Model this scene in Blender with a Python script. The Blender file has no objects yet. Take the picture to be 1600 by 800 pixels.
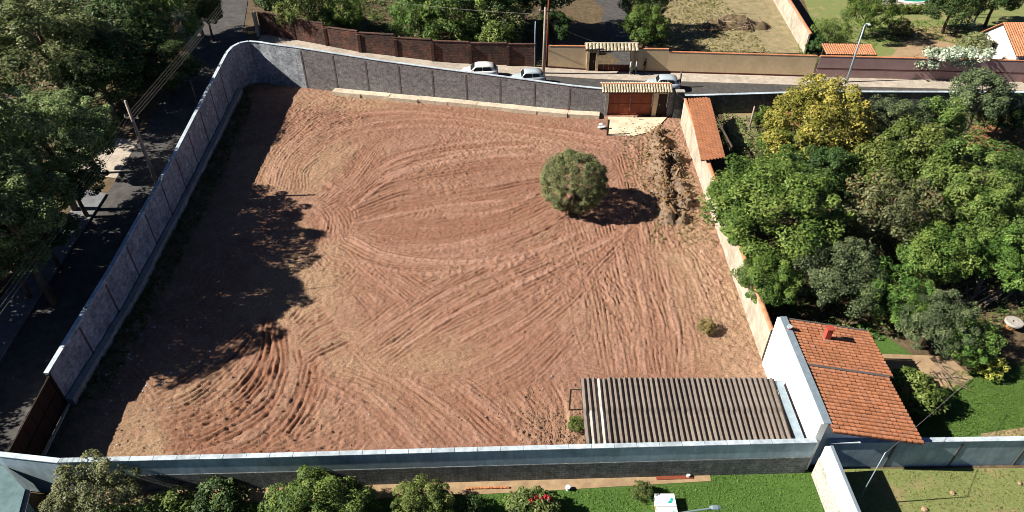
import bpy, bmesh, math, random
import numpy as np
from mathutils import Vector, Matrix
R = math.radians
sc = bpy.context.scene
COL = sc.collection

# ------------------------------------------------------------------ camera, sky, sun, exposure
CAM_H, PITCH, FPX = 33.0, 39.2, 1100.0
cd = bpy.data.cameras.new('camera')
cam = bpy.data.objects.new('camera', cd); COL.objects.link(cam)
cam.location = (0, 0, CAM_H); cam.rotation_euler = (R(90-PITCH), 0, 0)
cd.sensor_width = 36; cd.lens = 36*FPX/1600; cd.clip_start = 0.5; cd.clip_end = 3000
sc.camera = cam

SUN_EL = R(36.5); SUN_AZ = R(4.5)             # light travels towards +x, a touch away from the camera
ldir = Vector((math.cos(SUN_EL)*math.cos(SUN_AZ), math.cos(SUN_EL)*math.sin(SUN_AZ), -math.sin(SUN_EL)))
sd = bpy.data.lights.new('sun', 'SUN'); sd.energy = 5.0; sd.angle = R(0.5); sd.color = (1.0, 0.93, 0.82)
sun = bpy.data.objects.new('sun', sd); COL.objects.link(sun)
sun.rotation_euler = ldir.to_track_quat('-Z', 'Y').to_euler(); sun.location = (-60, 0, 60)
w = bpy.data.worlds.new('World'); sc.world = w; w.use_nodes = True
nt = w.node_tree
sky = nt.nodes.new('ShaderNodeTexSky'); sky.sky_type = 'NISHITA'; sky.sun_disc = False; sky.air_density = .32; sky.dust_density = .2; sky.ozone_density = 4.0
sky.sun_elevation = SUN_EL; sky.sun_rotation = math.atan2(-ldir.x, -ldir.y)
nt.links.new(sky.outputs[0], nt.nodes['Background'].inputs[0])
nt.nodes['Background'].inputs[1].default_value = 0.05
vs = sc.view_settings
vs.view_transform = 'Standard'; vs.look = 'None'; vs.gamma = 1.0; vs.use_curve_mapping = False
vs.exposure = 1.1
sc.cycles.filter_width = 0.9; sc.cycles.max_bounces = 5; sc.cycles.diffuse_bounces = 1; sc.cycles.transparent_max_bounces = 4

# ------------------------------------------------------------------ where things stand
TS, TC = math.sin(R(PITCH)), math.cos(R(PITCH))
def P(px, py, z=0.0):                        # survey helper: the point at height z seen at that pixel of the photograph
    u, v = (px-800)/FPX, (py-400)/FPX
    t = (z-CAM_H)/(-TS-v*TC)
    return Vector((u*t, (TC-v*TS)*t, z))
def depth(p): return p[1]*TC+(CAM_H-p[2])*TS
LEFT_Y = [0, 26, 35, 47, 60, 68, 70, 300]; LEFT_Z = [0, 0.05, .75, 1.0, 1.6, 1.9, 2.0, 2.0]
FAR_X = [-28, -21.5, -13, -6.5, 0, 5.7, 9, 14, 300]; FAR_Z = [2.0, 1.75, 1.25, .85, .6, .3, .12, 0, 0]
def E(x, y):                                 # lie of the land outside the plot
    if x < -25: return float(np.interp(y, LEFT_Y, LEFT_Z))
    if y > 58: return float(np.interp(x, FAR_X, FAR_Z))
    return 0.0
def PE(px, py, dz=0.0):
    p = P(px, py, dz)
    for _ in range(8): p = P(px, py, E(p.x, p.y)+dz)
    return p
V = Vector

# ------------------------------------------------------------------ helpers
def link(o): COL.objects.link(o); return o
def tag(o, label=None, cat=None, group=None, kind=None):
    if label: o['label'] = label
    if cat: o['category'] = cat
    if group: o['group'] = group
    if kind: o['kind'] = kind
    return o
BASE = {}
def thing(name, label, cat, loc, group=None):
    o = link(bpy.data.objects.new(name, None)); o.location = loc; o.empty_display_size = .3
    BASE[o.name] = Vector(loc)
    return tag(o, label, cat, group, 'thing')
def base_of(o): return BASE.get(o.name, Vector((0, 0, 0))) if o else Vector((0, 0, 0))
class MB:
    def __init__(s): s.v = []; s.f = []; s.m = []
    def add(s, vs_, fs, mi=0):
        n = len(s.v); s.v += [tuple(v) for v in vs_]; s.f += [tuple(i+n for i in f) for f in fs]; s.m += [mi]*len(fs); return s
    def box(s, c, size, rz=0.0, M=None, mi=0):
        hx, hy, hz = size[0]/2, size[1]/2, size[2]/2
        M = M or Matrix.Rotation(rz, 3, 'Z')
        c = Vector(c)
        vv = [c+M @ Vector((x*hx, y*hy, z*hz)) for z in (-1, 1) for y in (-1, 1) for x in (-1, 1)]
        return s.add(vv, [(0,2,3,1),(4,5,7,6),(0,1,5,4),(2,6,7,3),(0,4,6,2),(1,3,7,5)], mi)
    def tube(s, pts, rad, n=7, mi=0):
        pts = [Vector(p) for p in pts]
        if not isinstance(rad, (list, tuple)): rad = [rad]*len(pts)
        base = len(s.v)
        for i, p in enumerate(pts):
            t = (pts[min(i+1, len(pts)-1)]-pts[max(i-1, 0)])
            if t.length < 1e-6: t = Vector((0, 0, 1))
            t.normalize()
            a = t.cross(Vector((0, 0, 1)) if abs(t.z) < .9 else Vector((1, 0, 0))).normalized(); b = t.cross(a)
            for k in range(n):
                an = 2*math.pi*k/n
                s.v.append(tuple(p+(a*math.cos(an)+b*math.sin(an))*rad[i]))
        for i in range(len(pts)-1):
            for k in range(n):
                k2 = (k+1) % n
                s.f.append((base+i*n+k, base+i*n+k2, base+(i+1)*n+k2, base+(i+1)*n+k)); s.m.append(mi)
        s.f.append(tuple(base+k for k in range(n))[::-1]); s.m.append(mi)
        s.f.append(tuple(base+(len(pts)-1)*n+k for k in range(n))); s.m.append(mi)
        return s
    def prism(s, poly, z0, z1, mi=0):        # poly [(x,y)] counter-clockwise
        n = len(poly)
        vv = [(p[0], p[1], z0) for p in poly]+[(p[0], p[1], z1) for p in poly]
        return s.add(vv, [tuple(range(n))[::-1], tuple(range(n, 2*n))]+[(i, (i+1) % n, n+(i+1) % n, n+i) for i in range(n)], mi)
    def slab(s, top, d, mi=0):               # a plate: top polygon (3d points), extruded by vector d
        n = len(top); d = Vector(d)
        vv = [Vector(p) for p in top]+[Vector(p)+d for p in top]
        return s.add(vv, [tuple(range(n)), tuple(range(n, 2*n))[::-1]]+[(i, n+i, n+(i+1) % n, (i+1) % n) for i in range(n)], mi)
    def loft(s, rings, mi=0, cap=True):
        n = len(rings[0]); base = len(s.v)
        for r in rings: s.v += [tuple(p) for p in r]
        for i in range(len(rings)-1):
            for k in range(n):
                k2 = (k+1) % n
                s.f.append((base+i*n+k, base+i*n+k2, base+(i+1)*n+k2, base+(i+1)*n+k)); s.m.append(mi)
        if cap:
            s.f.append(tuple(base+k for k in range(n))[::-1]); s.m.append(mi)
            s.f.append(tuple(base+(len(rings)-1)*n+k for k in range(n))); s.m.append(mi)
        return s
    def blob(s, c, r, rng, amp=.25, sq=(1, 1, 1), mi=0):     # a clod: a jittered octahedron, 8 faces
        c = Vector(c); vv = []
        for d in ((1,0,0),(-1,0,0),(0,1,0),(0,-1,0),(0,0,1),(0,0,-1)):
            k = r*(1+rng.uniform(-amp, amp)); vv.append(c+Vector((d[0]*k*sq[0]+rng.uniform(-.3,.3)*r, d[1]*k*sq[1]+rng.uniform(-.3,.3)*r, d[2]*k*sq[2])))
        return s.add(vv, [(0,2,4),(2,1,4),(1,3,4),(3,0,4),(2,0,5),(1,2,5),(3,1,5),(0,3,5)], mi)
    def mesh(s, name, mats, off=Vector((0, 0, 0)), smooth=False, uv=True):
        me = bpy.data.meshes.new(name)
        me.from_pydata([(x-off.x, y-off.y, z-off.z) for x, y, z in s.v], [], s.f)
        for m in (mats if isinstance(mats, (list, tuple)) else [mats]): me.materials.append(m)
        if any(s.m): me.polygons.foreach_set('material_index', s.m)
        if smooth: me.polygons.foreach_set('use_smooth', [True]*len(s.f))
        if uv and len(s.f) < 20000:
            ul = me.uv_layers.new(name='UVMap').data
            for p in me.polygons:
                nrm = p.normal
                t = Vector((-nrm.y, nrm.x, 0))
                if abs(nrm.z) > .75 or t.length < 1e-4: t = None
                else: t.normalize()
                for li in p.loop_indices:
                    c = me.vertices[me.loops[li].vertex_index].co+off
                    ul[li].uv = (c.x, c.y) if t is None else (c.dot(t), c.z)
        me.update(); return me
    def build(s, name, mats, parent=None, smooth=False, uv=True):
        off = base_of(parent)
        o = link(bpy.data.objects.new(name, s.mesh(name, mats, off, smooth, uv)))
        if parent: o.parent = parent; BASE[o.name] = off
        return o
def single(mb, name, mats, label, cat, group=None, smooth=False): return tag(mb.build(name, mats, None, smooth), label, cat, group, 'thing')
def nmesh(name, verts, faces, mat, fattr=None, vattr=None, smooth=False):
    """numpy mesh: faces (m,k)"""
    me = bpy.data.meshes.new(name); k = faces.shape[1]
    me.vertices.add(len(verts)); me.vertices.foreach_set('co', np.ascontiguousarray(verts, np.float32).ravel())
    me.loops.add(faces.size); me.loops.foreach_set('vertex_index', np.ascontiguousarray(faces, np.int32).ravel())
    me.polygons.add(len(faces)); me.polygons.foreach_set('loop_start', np.arange(0, faces.size, k, dtype=np.int32))
    if smooth: me.polygons.foreach_set('use_smooth', np.ones(len(faces), bool))
    for nm, a in (fattr or {}).items():
        me.attributes.new(nm, 'FLOAT', 'FACE').data.foreach_set('value', np.ascontiguousarray(a, np.float32))
    for nm, a in (vattr or {}).items():
        me.attributes.new(nm, 'FLOAT', 'POINT').data.foreach_set('value', np.ascontiguousarray(a, np.float32))
    me.materials.append(mat); me.update(calc_edges=True); me.validate(); return me
def place(name, me, parent=None, M=None, loc=None, rot=None, scl=None):
    o = link(bpy.data.objects.new(name, me))
    if parent: o.parent = parent; BASE[o.name] = base_of(parent)
    if M is not None: o.matrix_basis = M
    if loc is not None: o.location = loc
    if rot is not None: o.rotation_euler = rot
    if scl is not None: o.scale = scl
    return o

# ------------------------------------------------------------------ materials
def newmat(name):
    m = bpy.data.materials.new(name); m.use_nodes = True
    n = m.node_tree; b = n.nodes['Principled BSDF']; b.inputs['Specular IOR Level'].default_value = .25
    return m, n, b
def nd(n, t, **kw):
    x = n.nodes.new(t)
    for k, v in kw.items(): setattr(x, k, v)
    return x
def rgb(c): return (c[0], c[1], c[2], 1.0)
def coords(n, uv): return nd(n, 'ShaderNodeTexCoord').outputs['UV' if uv else 'Object']
def noise(n, co, scale, detail=5, rough=.6, vec=None):
    x = nd(n, 'ShaderNodeTexNoise'); x.inputs['Scale'].default_value = scale; x.inputs['Detail'].default_value = detail; x.inputs['Roughness'].default_value = rough
    if vec is not None:
        mp = nd(n, 'ShaderNodeMapping'); mp.inputs['Scale'].default_value = vec; n.links.new(co, mp.inputs[0]); co = mp.outputs[0]
    n.links.new(co, x.inputs['Vector']); return x.outputs[0]
def ramp(n, fac, stops):
    r = nd(n, 'ShaderNodeValToRGB'); e = r.color_ramp.elements
    while len(e) < len(stops): e.new(.5)
    for i, (p, c) in enumerate(stops): e[i].position = p; e[i].color = rgb(c) if len(c) == 3 else c
    n.links.new(fac, r.inputs[0]); return r.outputs[0]
def mixc(n, fac, a, b, mode='MIX'):
    x = nd(n, 'ShaderNodeMix', data_type='RGBA', blend_type=mode)
    for s, v in ((0, fac), (6, a), (7, b)):
        if hasattr(v, 'is_output'): n.links.new(v, x.inputs[s])
        else: x.inputs[s].default_value = v if s == 0 else rgb(v)
    return x.outputs[2]
def mth(n, op, a, b=0.0):
    x = nd(n, 'ShaderNodeMath', operation=op)
    for s, v in ((0, a), (1, b)):
        if hasattr(v, 'is_output'): n.links.new(v, x.inputs[s])
        else: x.inputs[s].default_value = v
    return x.outputs[0]
def bump(n, b, h, strength, dist=.02):
    x = nd(n, 'ShaderNodeBump'); x.inputs['Strength'].default_value = strength; x.inputs['Distance'].default_value = dist
    n.links.new(h, x.inputs['Height']); n.links.new(x.outputs[0], b.inputs['Normal'])
def k3(c, f): return tuple(min(1, x*f) for x in c)
def plain(name, c, c2=None, scale=6.0, rough=.85, bmp=.25, bdist=.02, stain=.35, uv=False, rnd=0.0, metal=0.0, spec=.25, stainscale=.6, stretch=None):
    """two-tone noise plus large weather stains; rnd varies it from piece to piece"""
    m, n, b = newmat(name); co = coords(n, uv); c2 = c2 or k3(c, .65)
    f = noise(n, co, scale, 6, .65, stretch)
    col = ramp(n, f, [(.3, c2), (.68, c)])
    if stain:
        s = noise(n, co, stainscale, 5, .7)
        col = mixc(n, mth(n, 'MULTIPLY', ramp(n, s, [(.42, (0, 0, 0)), (.7, (1, 1, 1))]), stain), col, k3(c2, .55))
    if rnd:
        oi = nd(n, 'ShaderNodeObjectInfo').outputs['Random']
        at = nd(n, 'ShaderNodeAttribute', attribute_name='lv').outputs['Fac']
        fr = mth(n, 'FRACT', mth(n, 'ADD', mth(n, 'MULTIPLY', oi, 7.31), at))
        hsv = nd(n, 'ShaderNodeHueSaturation'); n.links.new(col, hsv.inputs['Color'])
        n.links.new(mth(n, 'ADD', mth(n, 'MULTIPLY', fr, 2*rnd), 1-rnd), hsv.inputs['Value'])
        n.links.new(mth(n, 'ADD', mth(n, 'MULTIPLY', mth(n, 'FRACT', mth(n, 'MULTIPLY', fr, 5.7)), .5*rnd), 1-.25*rnd), hsv.inputs['Saturation'])
        col = hsv.outputs[0]
    n.links.new(col, b.inputs['Base Color'])
    b.inputs['Roughness'].default_value = rough; b.inputs['Metallic'].default_value = metal; b.inputs['Specular IOR Level'].default_value = spec
    if bmp: bump(n, b, noise(n, co, scale*3, 5, .7), bmp, bdist)
    return m
def blocks(name, c, c2, mortar, bw=.4, bh=.2, msize=.015, bmp=.6, stain=.4, bdist=.02, dirt=None, streak=.5, mottle=.75):
    m, n, b = newmat(name); co = coords(n, True)
    br = nd(n, 'ShaderNodeTexBrick'); n.links.new(co, br.inputs['Vector'])
    br.inputs['Color1'].default_value = rgb(c); br.inputs['Color2'].default_value = rgb(c2); br.inputs['Mortar'].default_value = rgb(mortar)
    br.inputs['Scale'].default_value = 1; br.inputs['Mortar Size'].default_value = msize; br.inputs['Brick Width'].default_value = bw; br.inputs['Row Height'].default_value = bh; br.inputs['Mortar Smooth'].default_value = .3
    col = br.outputs['Color']
    f = noise(n, co, 7, 6, .75)
    col = mixc(n, .55, col, ramp(n, f, [(.32, (.25, .25, .25)), (.7, (1, 1, 1))]), 'MULTIPLY')
    s = noise(n, co, .7, 5, .7)
    col = mixc(n, mth(n, 'MULTIPLY', ramp(n, s, [(.4, (0, 0, 0)), (.65, (1, 1, 1))]), stain), col, dirt or k3(c2, .4))
    mo = noise(n, co, 2.6, 8, .75)
    col = mixc(n, mottle, col, ramp(n, mo, [(.36, (.28, .28, .30)), (.5, (.85, .85, .85)), (.64, (1.25, 1.25, 1.25))]), 'MULTIPLY')
    st = noise(n, co, 1.0, 5, .7, (2.2, .22, 1))
    col = mixc(n, mth(n, 'MULTIPLY', ramp(n, st, [(.45, (0, 0, 0)), (.68, (1, 1, 1))]), streak), col, dirt or k3(c2, .5))
    n.links.new(col, b.inputs['Base Color']); b.inputs['Roughness'].default_value = .92
    bump(n, b, mth(n, 'ADD', mth(n, 'MULTIPLY', br.outputs['Fac'], -1), noise(n, co, 14, 4, .8)), bmp, bdist)
    return m
def leafmat(name, dark, mid, light, extra=None, trans=.24, rough=.55):
    m, n, b = newmat(name)
    at = nd(n, 'ShaderNodeAttribute', attribute_name='lv').outputs['Fac']
    dark, mid, light = k3(dark, 1.05), k3(mid, 1.3), k3(light, 1.4)
    stops = [(0, dark), (.5, mid), (.95, light)]
    if extra: stops = [(0, dark), (.45, mid), (.86, light), (.90, extra)]
    col = ramp(n, at, stops)
    oi = nd(n, 'ShaderNodeObjectInfo').outputs['Random']
    hsv = nd(n, 'ShaderNodeHueSaturation'); n.links.new(col, hsv.inputs['Color'])
    n.links.new(mth(n, 'ADD', mth(n, 'MULTIPLY', oi, .036), .482), hsv.inputs['Hue'])
    n.links.new(mth(n, 'ADD', mth(n, 'MULTIPLY', oi, .3), .85), hsv.inputs['Value'])
    n.links.new(hsv.outputs[0], b.inputs['Base Color']); b.inputs['Roughness'].default_value = rough
    tr = nd(n, 'ShaderNodeBsdfTranslucent'); n.links.new(hsv.outputs[0], tr.inputs[0])
    mx = nd(n, 'ShaderNodeMixShader'); mx.inputs[0].default_value = trans
    n.links.new(b.outputs[0], mx.inputs[1]); n.links.new(tr.outputs[0], mx.inputs[2])
    n.links.new(mx.outputs[0], n.nodes['Material Output'].inputs[0])
    return m
M = {}
M['earth'] = plain('earth_mat', (.16, .11, .065), (.07, .055, .03), 2.2, .95, .6, .05, .5, stainscale=.25)
M['asphalt'] = plain('asphalt_mat', (.10, .095, .092), (.055, .052, .05), 2.2, .9, .3, .01, .6, stainscale=.8)
M['pave'] = plain('pavement_mat', (.50, .44, .37), (.33, .28, .23), 3, .9, .3, .01, .5)
M['pave_grey'] = plain('grey_pavement_mat', (.21, .22, .235), (.13, .135, .14), 3, .9, .3, .01, .5)
M['concrete'] = plain('concrete_mat', (.42, .40, .37), (.26, .24, .22), 4, .9, .4, .02, .5)
M['coping'] = plain('coping_mat', (.54, .63, .70), (.30, .35, .39), 3, .85, .3, .02, .5, rnd=.15)
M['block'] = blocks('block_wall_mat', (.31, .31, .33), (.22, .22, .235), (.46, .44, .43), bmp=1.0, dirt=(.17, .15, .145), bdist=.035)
M['block_skylit'] = blocks('pale_block_mat', (.64, .70, .78), (.44, .50, .57), (.80, .82, .84), bmp=1.0, stain=.6, dirt=(.13, .145, .17), bdist=.035, streak=.45)  # lighter, bluer copy of the block colour: skylight on the shaded wall painted in
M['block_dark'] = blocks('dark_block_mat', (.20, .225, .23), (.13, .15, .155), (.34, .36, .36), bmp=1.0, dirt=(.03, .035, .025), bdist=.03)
M['render'] = plain('grey_render_mat', (.38, .50, .56), (.25, .33, .38), 2.2, .9, .3, .01, .7, uv=True, stretch=(1.6, .3, 1))
M['post'] = plain('post_mat', (.15, .125, .12), (.08, .07, .065), 5, .9, .3)
M['plinth'] = plain('plinth_mat', (.66, .58, .46), (.42, .35, .26), 4, .95, .5, .03, .45)
M['weathered'] = plain('weathered_wall_mat', (.52, .46, .37), (.32, .275, .215), 2.5, .9, .3, .02, .7, stretch=(1, 1, .4))
M['speckled'] = plain('speckled_render_mat', (.66, .63, .56), (.24, .22, .19), 9, .95, .6, .03, .5)
M['white'] = plain('white_paint_mat', (.86, .86, .84), (.80, .80, .78), 3, .7, .1, .01, .05)
M['beige'] = plain('beige_render_mat', (.62, .48, .30), (.52, .40, .25), 2.5, .9, .3, .02, .3)
M['mauve'] = plain('mauve_render_mat', (.36, .245, .235), (.30, .20, .19), 2, .9, .3, .02, .25)
M['maroon'] = plain('maroon_paint_mat', (.12, .035, .03), (.07, .02, .018), 4, .8, .2)
M['oldbrick'] = blocks('old_brick_mat', (.26, .085, .055), (.13, .06, .045), (.20, .16, .135), .5, .18, .02, .8, .85, dirt=(.045, .036, .033))
M['tile'] = plain('clay_tile_mat', (.55, .24, .125), (.37, .145, .072), 9, .85, .3, .01, .3, rnd=.15, stainscale=.9)
M['tile_grey'] = plain('aged_tile_mat', (.52, .46, .33), (.30, .26, .19), 6, .9, .3, .01, .4, rnd=.25, stainscale=1.5)
M['under'] = plain('roof_underlay_mat', (.12, .045, .028), None, 5, .9, 0, .01, 0)
M['fibro'] = plain('fibre_cement_mat', (.225, .19, .163), (.10, .082, .07), 2.0, .95, .4, .02, .6, rnd=.13, stainscale=.9, stretch=(1, .35, 1))
M['fibro_pale'] = plain('pale_fibre_cement_mat', (.56, .52, .47), (.22, .19, .17), 2.5, .95, .4, .02, .6, rnd=.15, stretch=(1, .4, 1))
M['wood'] = plain('grey_wood_mat', (.33, .25, .18), (.15, .11, .08), 5, .9, .5, .02, .4, rnd=.35)
M['heapwood'] = plain('heap_wood_mat', (.36, .225, .125), (.10, .062, .036), 2.2, .9, .4, .02, .3, rnd=.45)
M['wood_dark'] = plain('dark_wood_mat', (.10, .075, .055), (.05, .04, .03), 5, .9, .4)
M['rust'] = plain('rust_gate_mat', (.235, .065, .032), (.17, .045, .025), 2, .7, .15, .01, .35, stretch=(1, 1, .25))
M['darkgate'] = plain('dark_gate_mat', (.035, .018, .012), (.02, .011, .009), 3, .7, .2, .01, .2)
M['metal'] = plain('galvanised_mat', (.36, .45, .52), (.26, .33, .38), 4, .5, .1, .01, .2, metal=.5)
M['wire'] = plain('wire_mat', (.22, .21, .19), (.13, .12, .11), 4, .7, 0, .01, 0)
M['pole'] = plain('pole_mat', (.40, .34, .28), (.24, .2, .17), 4, .9, .3, .01, .4)
M['bark'] = plain('bark_mat', (.16, .12, .085), (.07, .055, .04), 7, .95, .7, .03, .3)
M['brickred'] = plain('red_brick_mat', (.42, .08, .05), (.26, .05, .035), 8, .85, .3, .01, .3)
M['clay'] = plain('clay_brick_mat', (.55, .22, .10), (.36, .14, .07), 9, .9, .3, .01, .3, rnd=.25)
M['glass'] = plain('dark_glass_mat', (.015, .02, .025), None, 3, .08, 0, 0, 0, spec=.6)
M['tyre'] = plain('tyre_mat', (.02, .02, .02), None, 9, .9, .1, .01, 0)
M['chrome'] = plain('rim_mat', (.5, .5, .52), None, 4, .35, 0, 0, 0, metal=.8)
M['carwhite'] = plain('white_car_mat', (.80, .80, .79), (.76, .76, .75), 2, .3, 0, 0, 0, spec=.5)
M['carsilver'] = plain('pale_blue_car_mat', (.50, .58, .63), (.46, .54, .59), 2, .3, 0, 0, 0, metal=.25, spec=.5)
M['red_lamp'] = plain('tail_lamp_mat', (.35, .01, .01), None, 3, .3, 0, 0, 0)
M['grass'] = plain('lawn_mat', (.085, .16, .03), (.045, .095, .018), 9, .95, .8, .05, .3, stainscale=.5)
M['drygrass'] = plain('dry_lawn_mat', (.32, .25, .15), (.17, .155, .075), 1.1, .95, .8, .05, .35, stainscale=.9)
m, n, b = newmat('patchy_lawn_mat'); co = coords(n, False)
col = mixc(n, ramp(n, noise(n, co, .55, 6, .65), [(.52, (0, 0, 0)), (.66, (1, 1, 1))]), ramp(n, noise(n, co, 8, 5, .7), [(.3, (.11, .14, .042)), (.7, (.22, .25, .088))]), ramp(n, noise(n, co, 6, 5, .7), [(.3, (.20, .16, .075)), (.7, (.33, .26, .14))]))
n.links.new(col, b.inputs['Base Color']); b.inputs['Roughness'].default_value = .95; bump(n, b, noise(n, co, 20, 4, .7), .8, .05); M['patchy'] = m
M['sandy'] = plain('sandy_soil_mat', (.38, .27, .16), (.25, .17, .10), 2, .95, .6, .03, .3)
M['redsoil'] = plain('red_soil_mat', (.34, .15, .08), (.22, .095, .05), 3, .95, .7, .04, .3)
M['clods'] = plain('soil_clod_mat', (.27, .148, .10), (.18, .125, .085), 4, .97, .5, .03, .3)
M['apron'] = plain('pale_apron_mat', (.72, .62, .47), (.50, .38, .26), 1.4, .95, .3, .02, .25)
M['tealroof'] = plain('teal_roof_mat', (.13, .21, .23), (.08, .14, .155), 3, .8, .2, .01, .4)
M['teal'] = plain('teal_print_mat', (.03, .45, .42), None, 4, .6, 0, 0, 0)
M['pool'] = plain('pool_water_mat', (.02, .32, .18), (.015, .25, .15), 2, .08, .1, .02, 0, spec=.6)
M['skin'] = plain('skin_mat', (.35, .20, .13), None, 5, .6, 0, 0, 0)
M['hair'] = plain('hair_mat', (.03, .02, .015), None, 9, .7, .2, .01, 0)
for nm, c in (('cloth_white', (.72, .72, .72)), ('cloth_green', (.03, .20, .14)), ('cloth_blue', (.40, .48, .60)), ('cloth_denim', (.05, .08, .17)), ('cloth_dark', (.03, .03, .04)), ('cloth_grey', (.06, .06, .07))):
    M[nm] = plain(nm+'_mat', c, k3(c, .8), 8, .9, .1, .01, 0)
M['litter'] = plain('litter_mat', (.62, .66, .70), (.4, .42, .45), 5, .8, 0, 0, 0, rnd=.3)
M['ash'] = plain('rubble_mat', (.30, .21, .14), (.10, .07, .05), 4, .95, .6, .03, .3, rnd=.4)
L = {}
L['bright'] = leafmat('bright_leaf_mat', (.018, .046, .008), (.070, .122, .022), (.165, .215, .050))
L['lime'] = leafmat('lime_leaf_mat', (.024, .052, .010), (.085, .132, .028), (.185, .220, .062))
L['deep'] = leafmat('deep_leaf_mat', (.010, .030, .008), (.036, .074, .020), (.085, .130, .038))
L['greygreen'] = leafmat('grey_green_leaf_mat', (.020, .038, .016), (.070, .10, .045), (.16, .19, .09))
L['olive'] = leafmat('olive_leaf_mat', (.045, .055, .022), (.12, .132, .055), (.215, .215, .10))
L['brown'] = leafmat('brownish_leaf_mat', (.030, .044, .018), (.082, .102, .042), (.165, .17, .078), (.24, .12, .05))
L['yellow'] = leafmat('yellow_leaf_mat', (.055, .085, .014), (.205, .215, .038), (.46, .415, .085))
L['forest'] = leafmat('forest_leaf_mat', (.024, .048, .014), (.095, .135, .042), (.23, .255, .105))
L['dryshrub'] = leafmat('dry_shrub_leaf_mat', (.09, .09, .03), (.20, .17, .06), (.34, .28, .11))
L['silver'] = leafmat('silver_leaf_mat', (.06, .085, .05), (.17, .20, .13), (.36, .38, .30))
L['blossom'] = leafmat('blossom_mat', (.05, .10, .04), (.30, .35, .25), (.56, .58, .50))
L['redbloom'] = leafmat('red_bloom_mat', (.45, .04, .02), (.5, .06, .03), (.55, .12, .05))
L['weed'] = leafmat('weed_mat', (.03, .055, .015), (.075, .11, .03), (.16, .18, .06))
L['tuft'] = leafmat('grass_blade_mat', (.04, .10, .015), (.085, .17, .028), (.16, .24, .05))
L['drytuft'] = leafmat('dry_blade_mat', (.08, .10, .03), (.18, .17, .06), (.34, .28, .13))

# ================================================================== the land
# plot outline (inner foot of its walls)
LW = [(-26.2, 26.6), (-26.2, 35.07), (-26.9, 47.24), (-27.79, 59.8), (-28.35, 67.2)]
LWZ = [2.75, 3.25, 3.55, 4.1, 4.35]
CORNER = [(-28.2, 68.5), (-27.75, 69.4), (-27.0, 69.75), (-25.9, 69.6), (-24.8, 69.25)]
FW = [(-21.45, 68.4), (-13.16, 66.55), (-6.5, 65.3), (0, 63.95), (5.7, 62.75), (9.0, 62.3)]
FWZ = [4.3, 3.77, 3.4, 3.15, 2.9, 2.75]
PLOT = LW+CORNER+FW+[(16.3, 62.1), (16.1, 56), (15.9, 47), (15.75, 38), (15.6, 29.2), (15.6, 21.9), (0, 21.6), (-22.7, 20.9), (-25.4, 21.3)]
def inpoly(X, Y, poly):
    c = np.zeros(X.shape, bool); n = len(poly)
    for i in range(n):
        x1, y1 = poly[i]; x2, y2 = poly[(i+1) % n]
        if y1 == y2: continue
        c ^= ((y1 > Y) != (y2 > Y)) & (X < (x2-x1)*(Y-y1)/(y2-y1)+x1)
    return c
def vnoise(X, Y, cell, seed):
    r = np.random.RandomState(seed)
    gx, gy = (X-X.min())/cell, (Y-Y.min())/cell
    g = r.rand(int(gy.max())+3, int(gx.max())+3).astype(np.float32)
    ix, iy = gx.astype(int), gy.astype(int); fx, fy = gx-ix, gy-iy
    fx = fx*fx*(3-2*fx); fy = fy*fy*(3-2*fy)
    return (g[iy, ix]*(1-fx)+g[iy, ix+1]*fx)*(1-fy)+(g[iy+1, ix]*(1-fx)+g[iy+1, ix+1]*fx)*fy
def grid_faces(ny, nx, mask=None):
    i = np.arange(ny*nx).reshape(ny, nx)
    f = np.stack([i[:-1, :-1], i[:-1, 1:], i[1:, 1:], i[1:, :-1]], -1).reshape(-1, 4)
    if mask is not None: f = f[mask[f].any(1)] if mask.ndim == 1 else f[mask.ravel()[f].any(1)]
    return f
def grow(poly, d):
    cx = sum(p[0] for p in poly)/len(poly); cy = sum(p[1] for p in poly)/len(poly); out = []
    for x, y in poly:
        l = math.hypot(x-cx, y-cy); out.append((x+(x-cx)/l*d, y+(y-cy)/l*d))
    return out
# ground: one sheet to the horizon, sunk under the plot
def axis(a, b, fine):
    far = [20, 45, 80, 140, 250, 450, 800, 1500]
    return np.array([a-f for f in far[::-1]]+list(np.arange(a, b+.01, fine))+[b+f for f in far])
gx, gy = axis(-70, 90, .8), axis(2, 120, .8)
GX, GY = np.meshgrid(gx, gy)
lz = np.interp(GY, LEFT_Y, LEFT_Z); fz = np.interp(GX, FAR_X, FAR_Z)
GZ = np.where(GX < -25, lz, np.where(GY > 58, fz, 0.0))-.02
GZ += (vnoise(GX, GY, 1.1, 3)-.5)*.05*((np.abs(GX) < 90) & (GY < 121))
GZ = np.where(inpoly(GX, GY, grow(PLOT, 1.2)), -.5, GZ)
me = nmesh('ground', np.stack([GX, GY, GZ], -1).reshape(-1, 3), grid_faces(*GX.shape), M['earth'], smooth=True)
tag(place('ground', me), kind='structure')

# ------------------------------------------------------------------ the graded plot: a height field with machine tracks
ST = .085
lx, ly = np.arange(-29.2, 17.0, ST), np.arange(20.6, 70.6, ST)
X, Y = np.meshgrid(lx, ly); X = X.astype(np.float32); Y = Y.astype(np.float32)
inside = inpoly(X, Y, PLOT)
H = np.zeros_like(X); PALE = np.zeros_like(X); FR = np.zeros_like(X)          # height, freshly cut red soil
def smooth_path(pp, step=.3):
    pp = [np.array(p, float) for p in pp]; pp = [2*pp[0]-pp[1]]+pp+[2*pp[-1]-pp[-2]]; out = []
    for i in range(1, len(pp)-2):
        a, b, c, d = pp[i-1:i+3]; n = max(2, int(np.linalg.norm(c-b)/step))
        for k in range(n):
            t = k/n; out.append(.5*((2*b)+(c-a)*t+(2*a-5*b+4*c-d)*t*t+(3*b-a-3*c+d)*t**3))
    out.append(pp[-2]); return np.array(out, np.float32)
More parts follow.
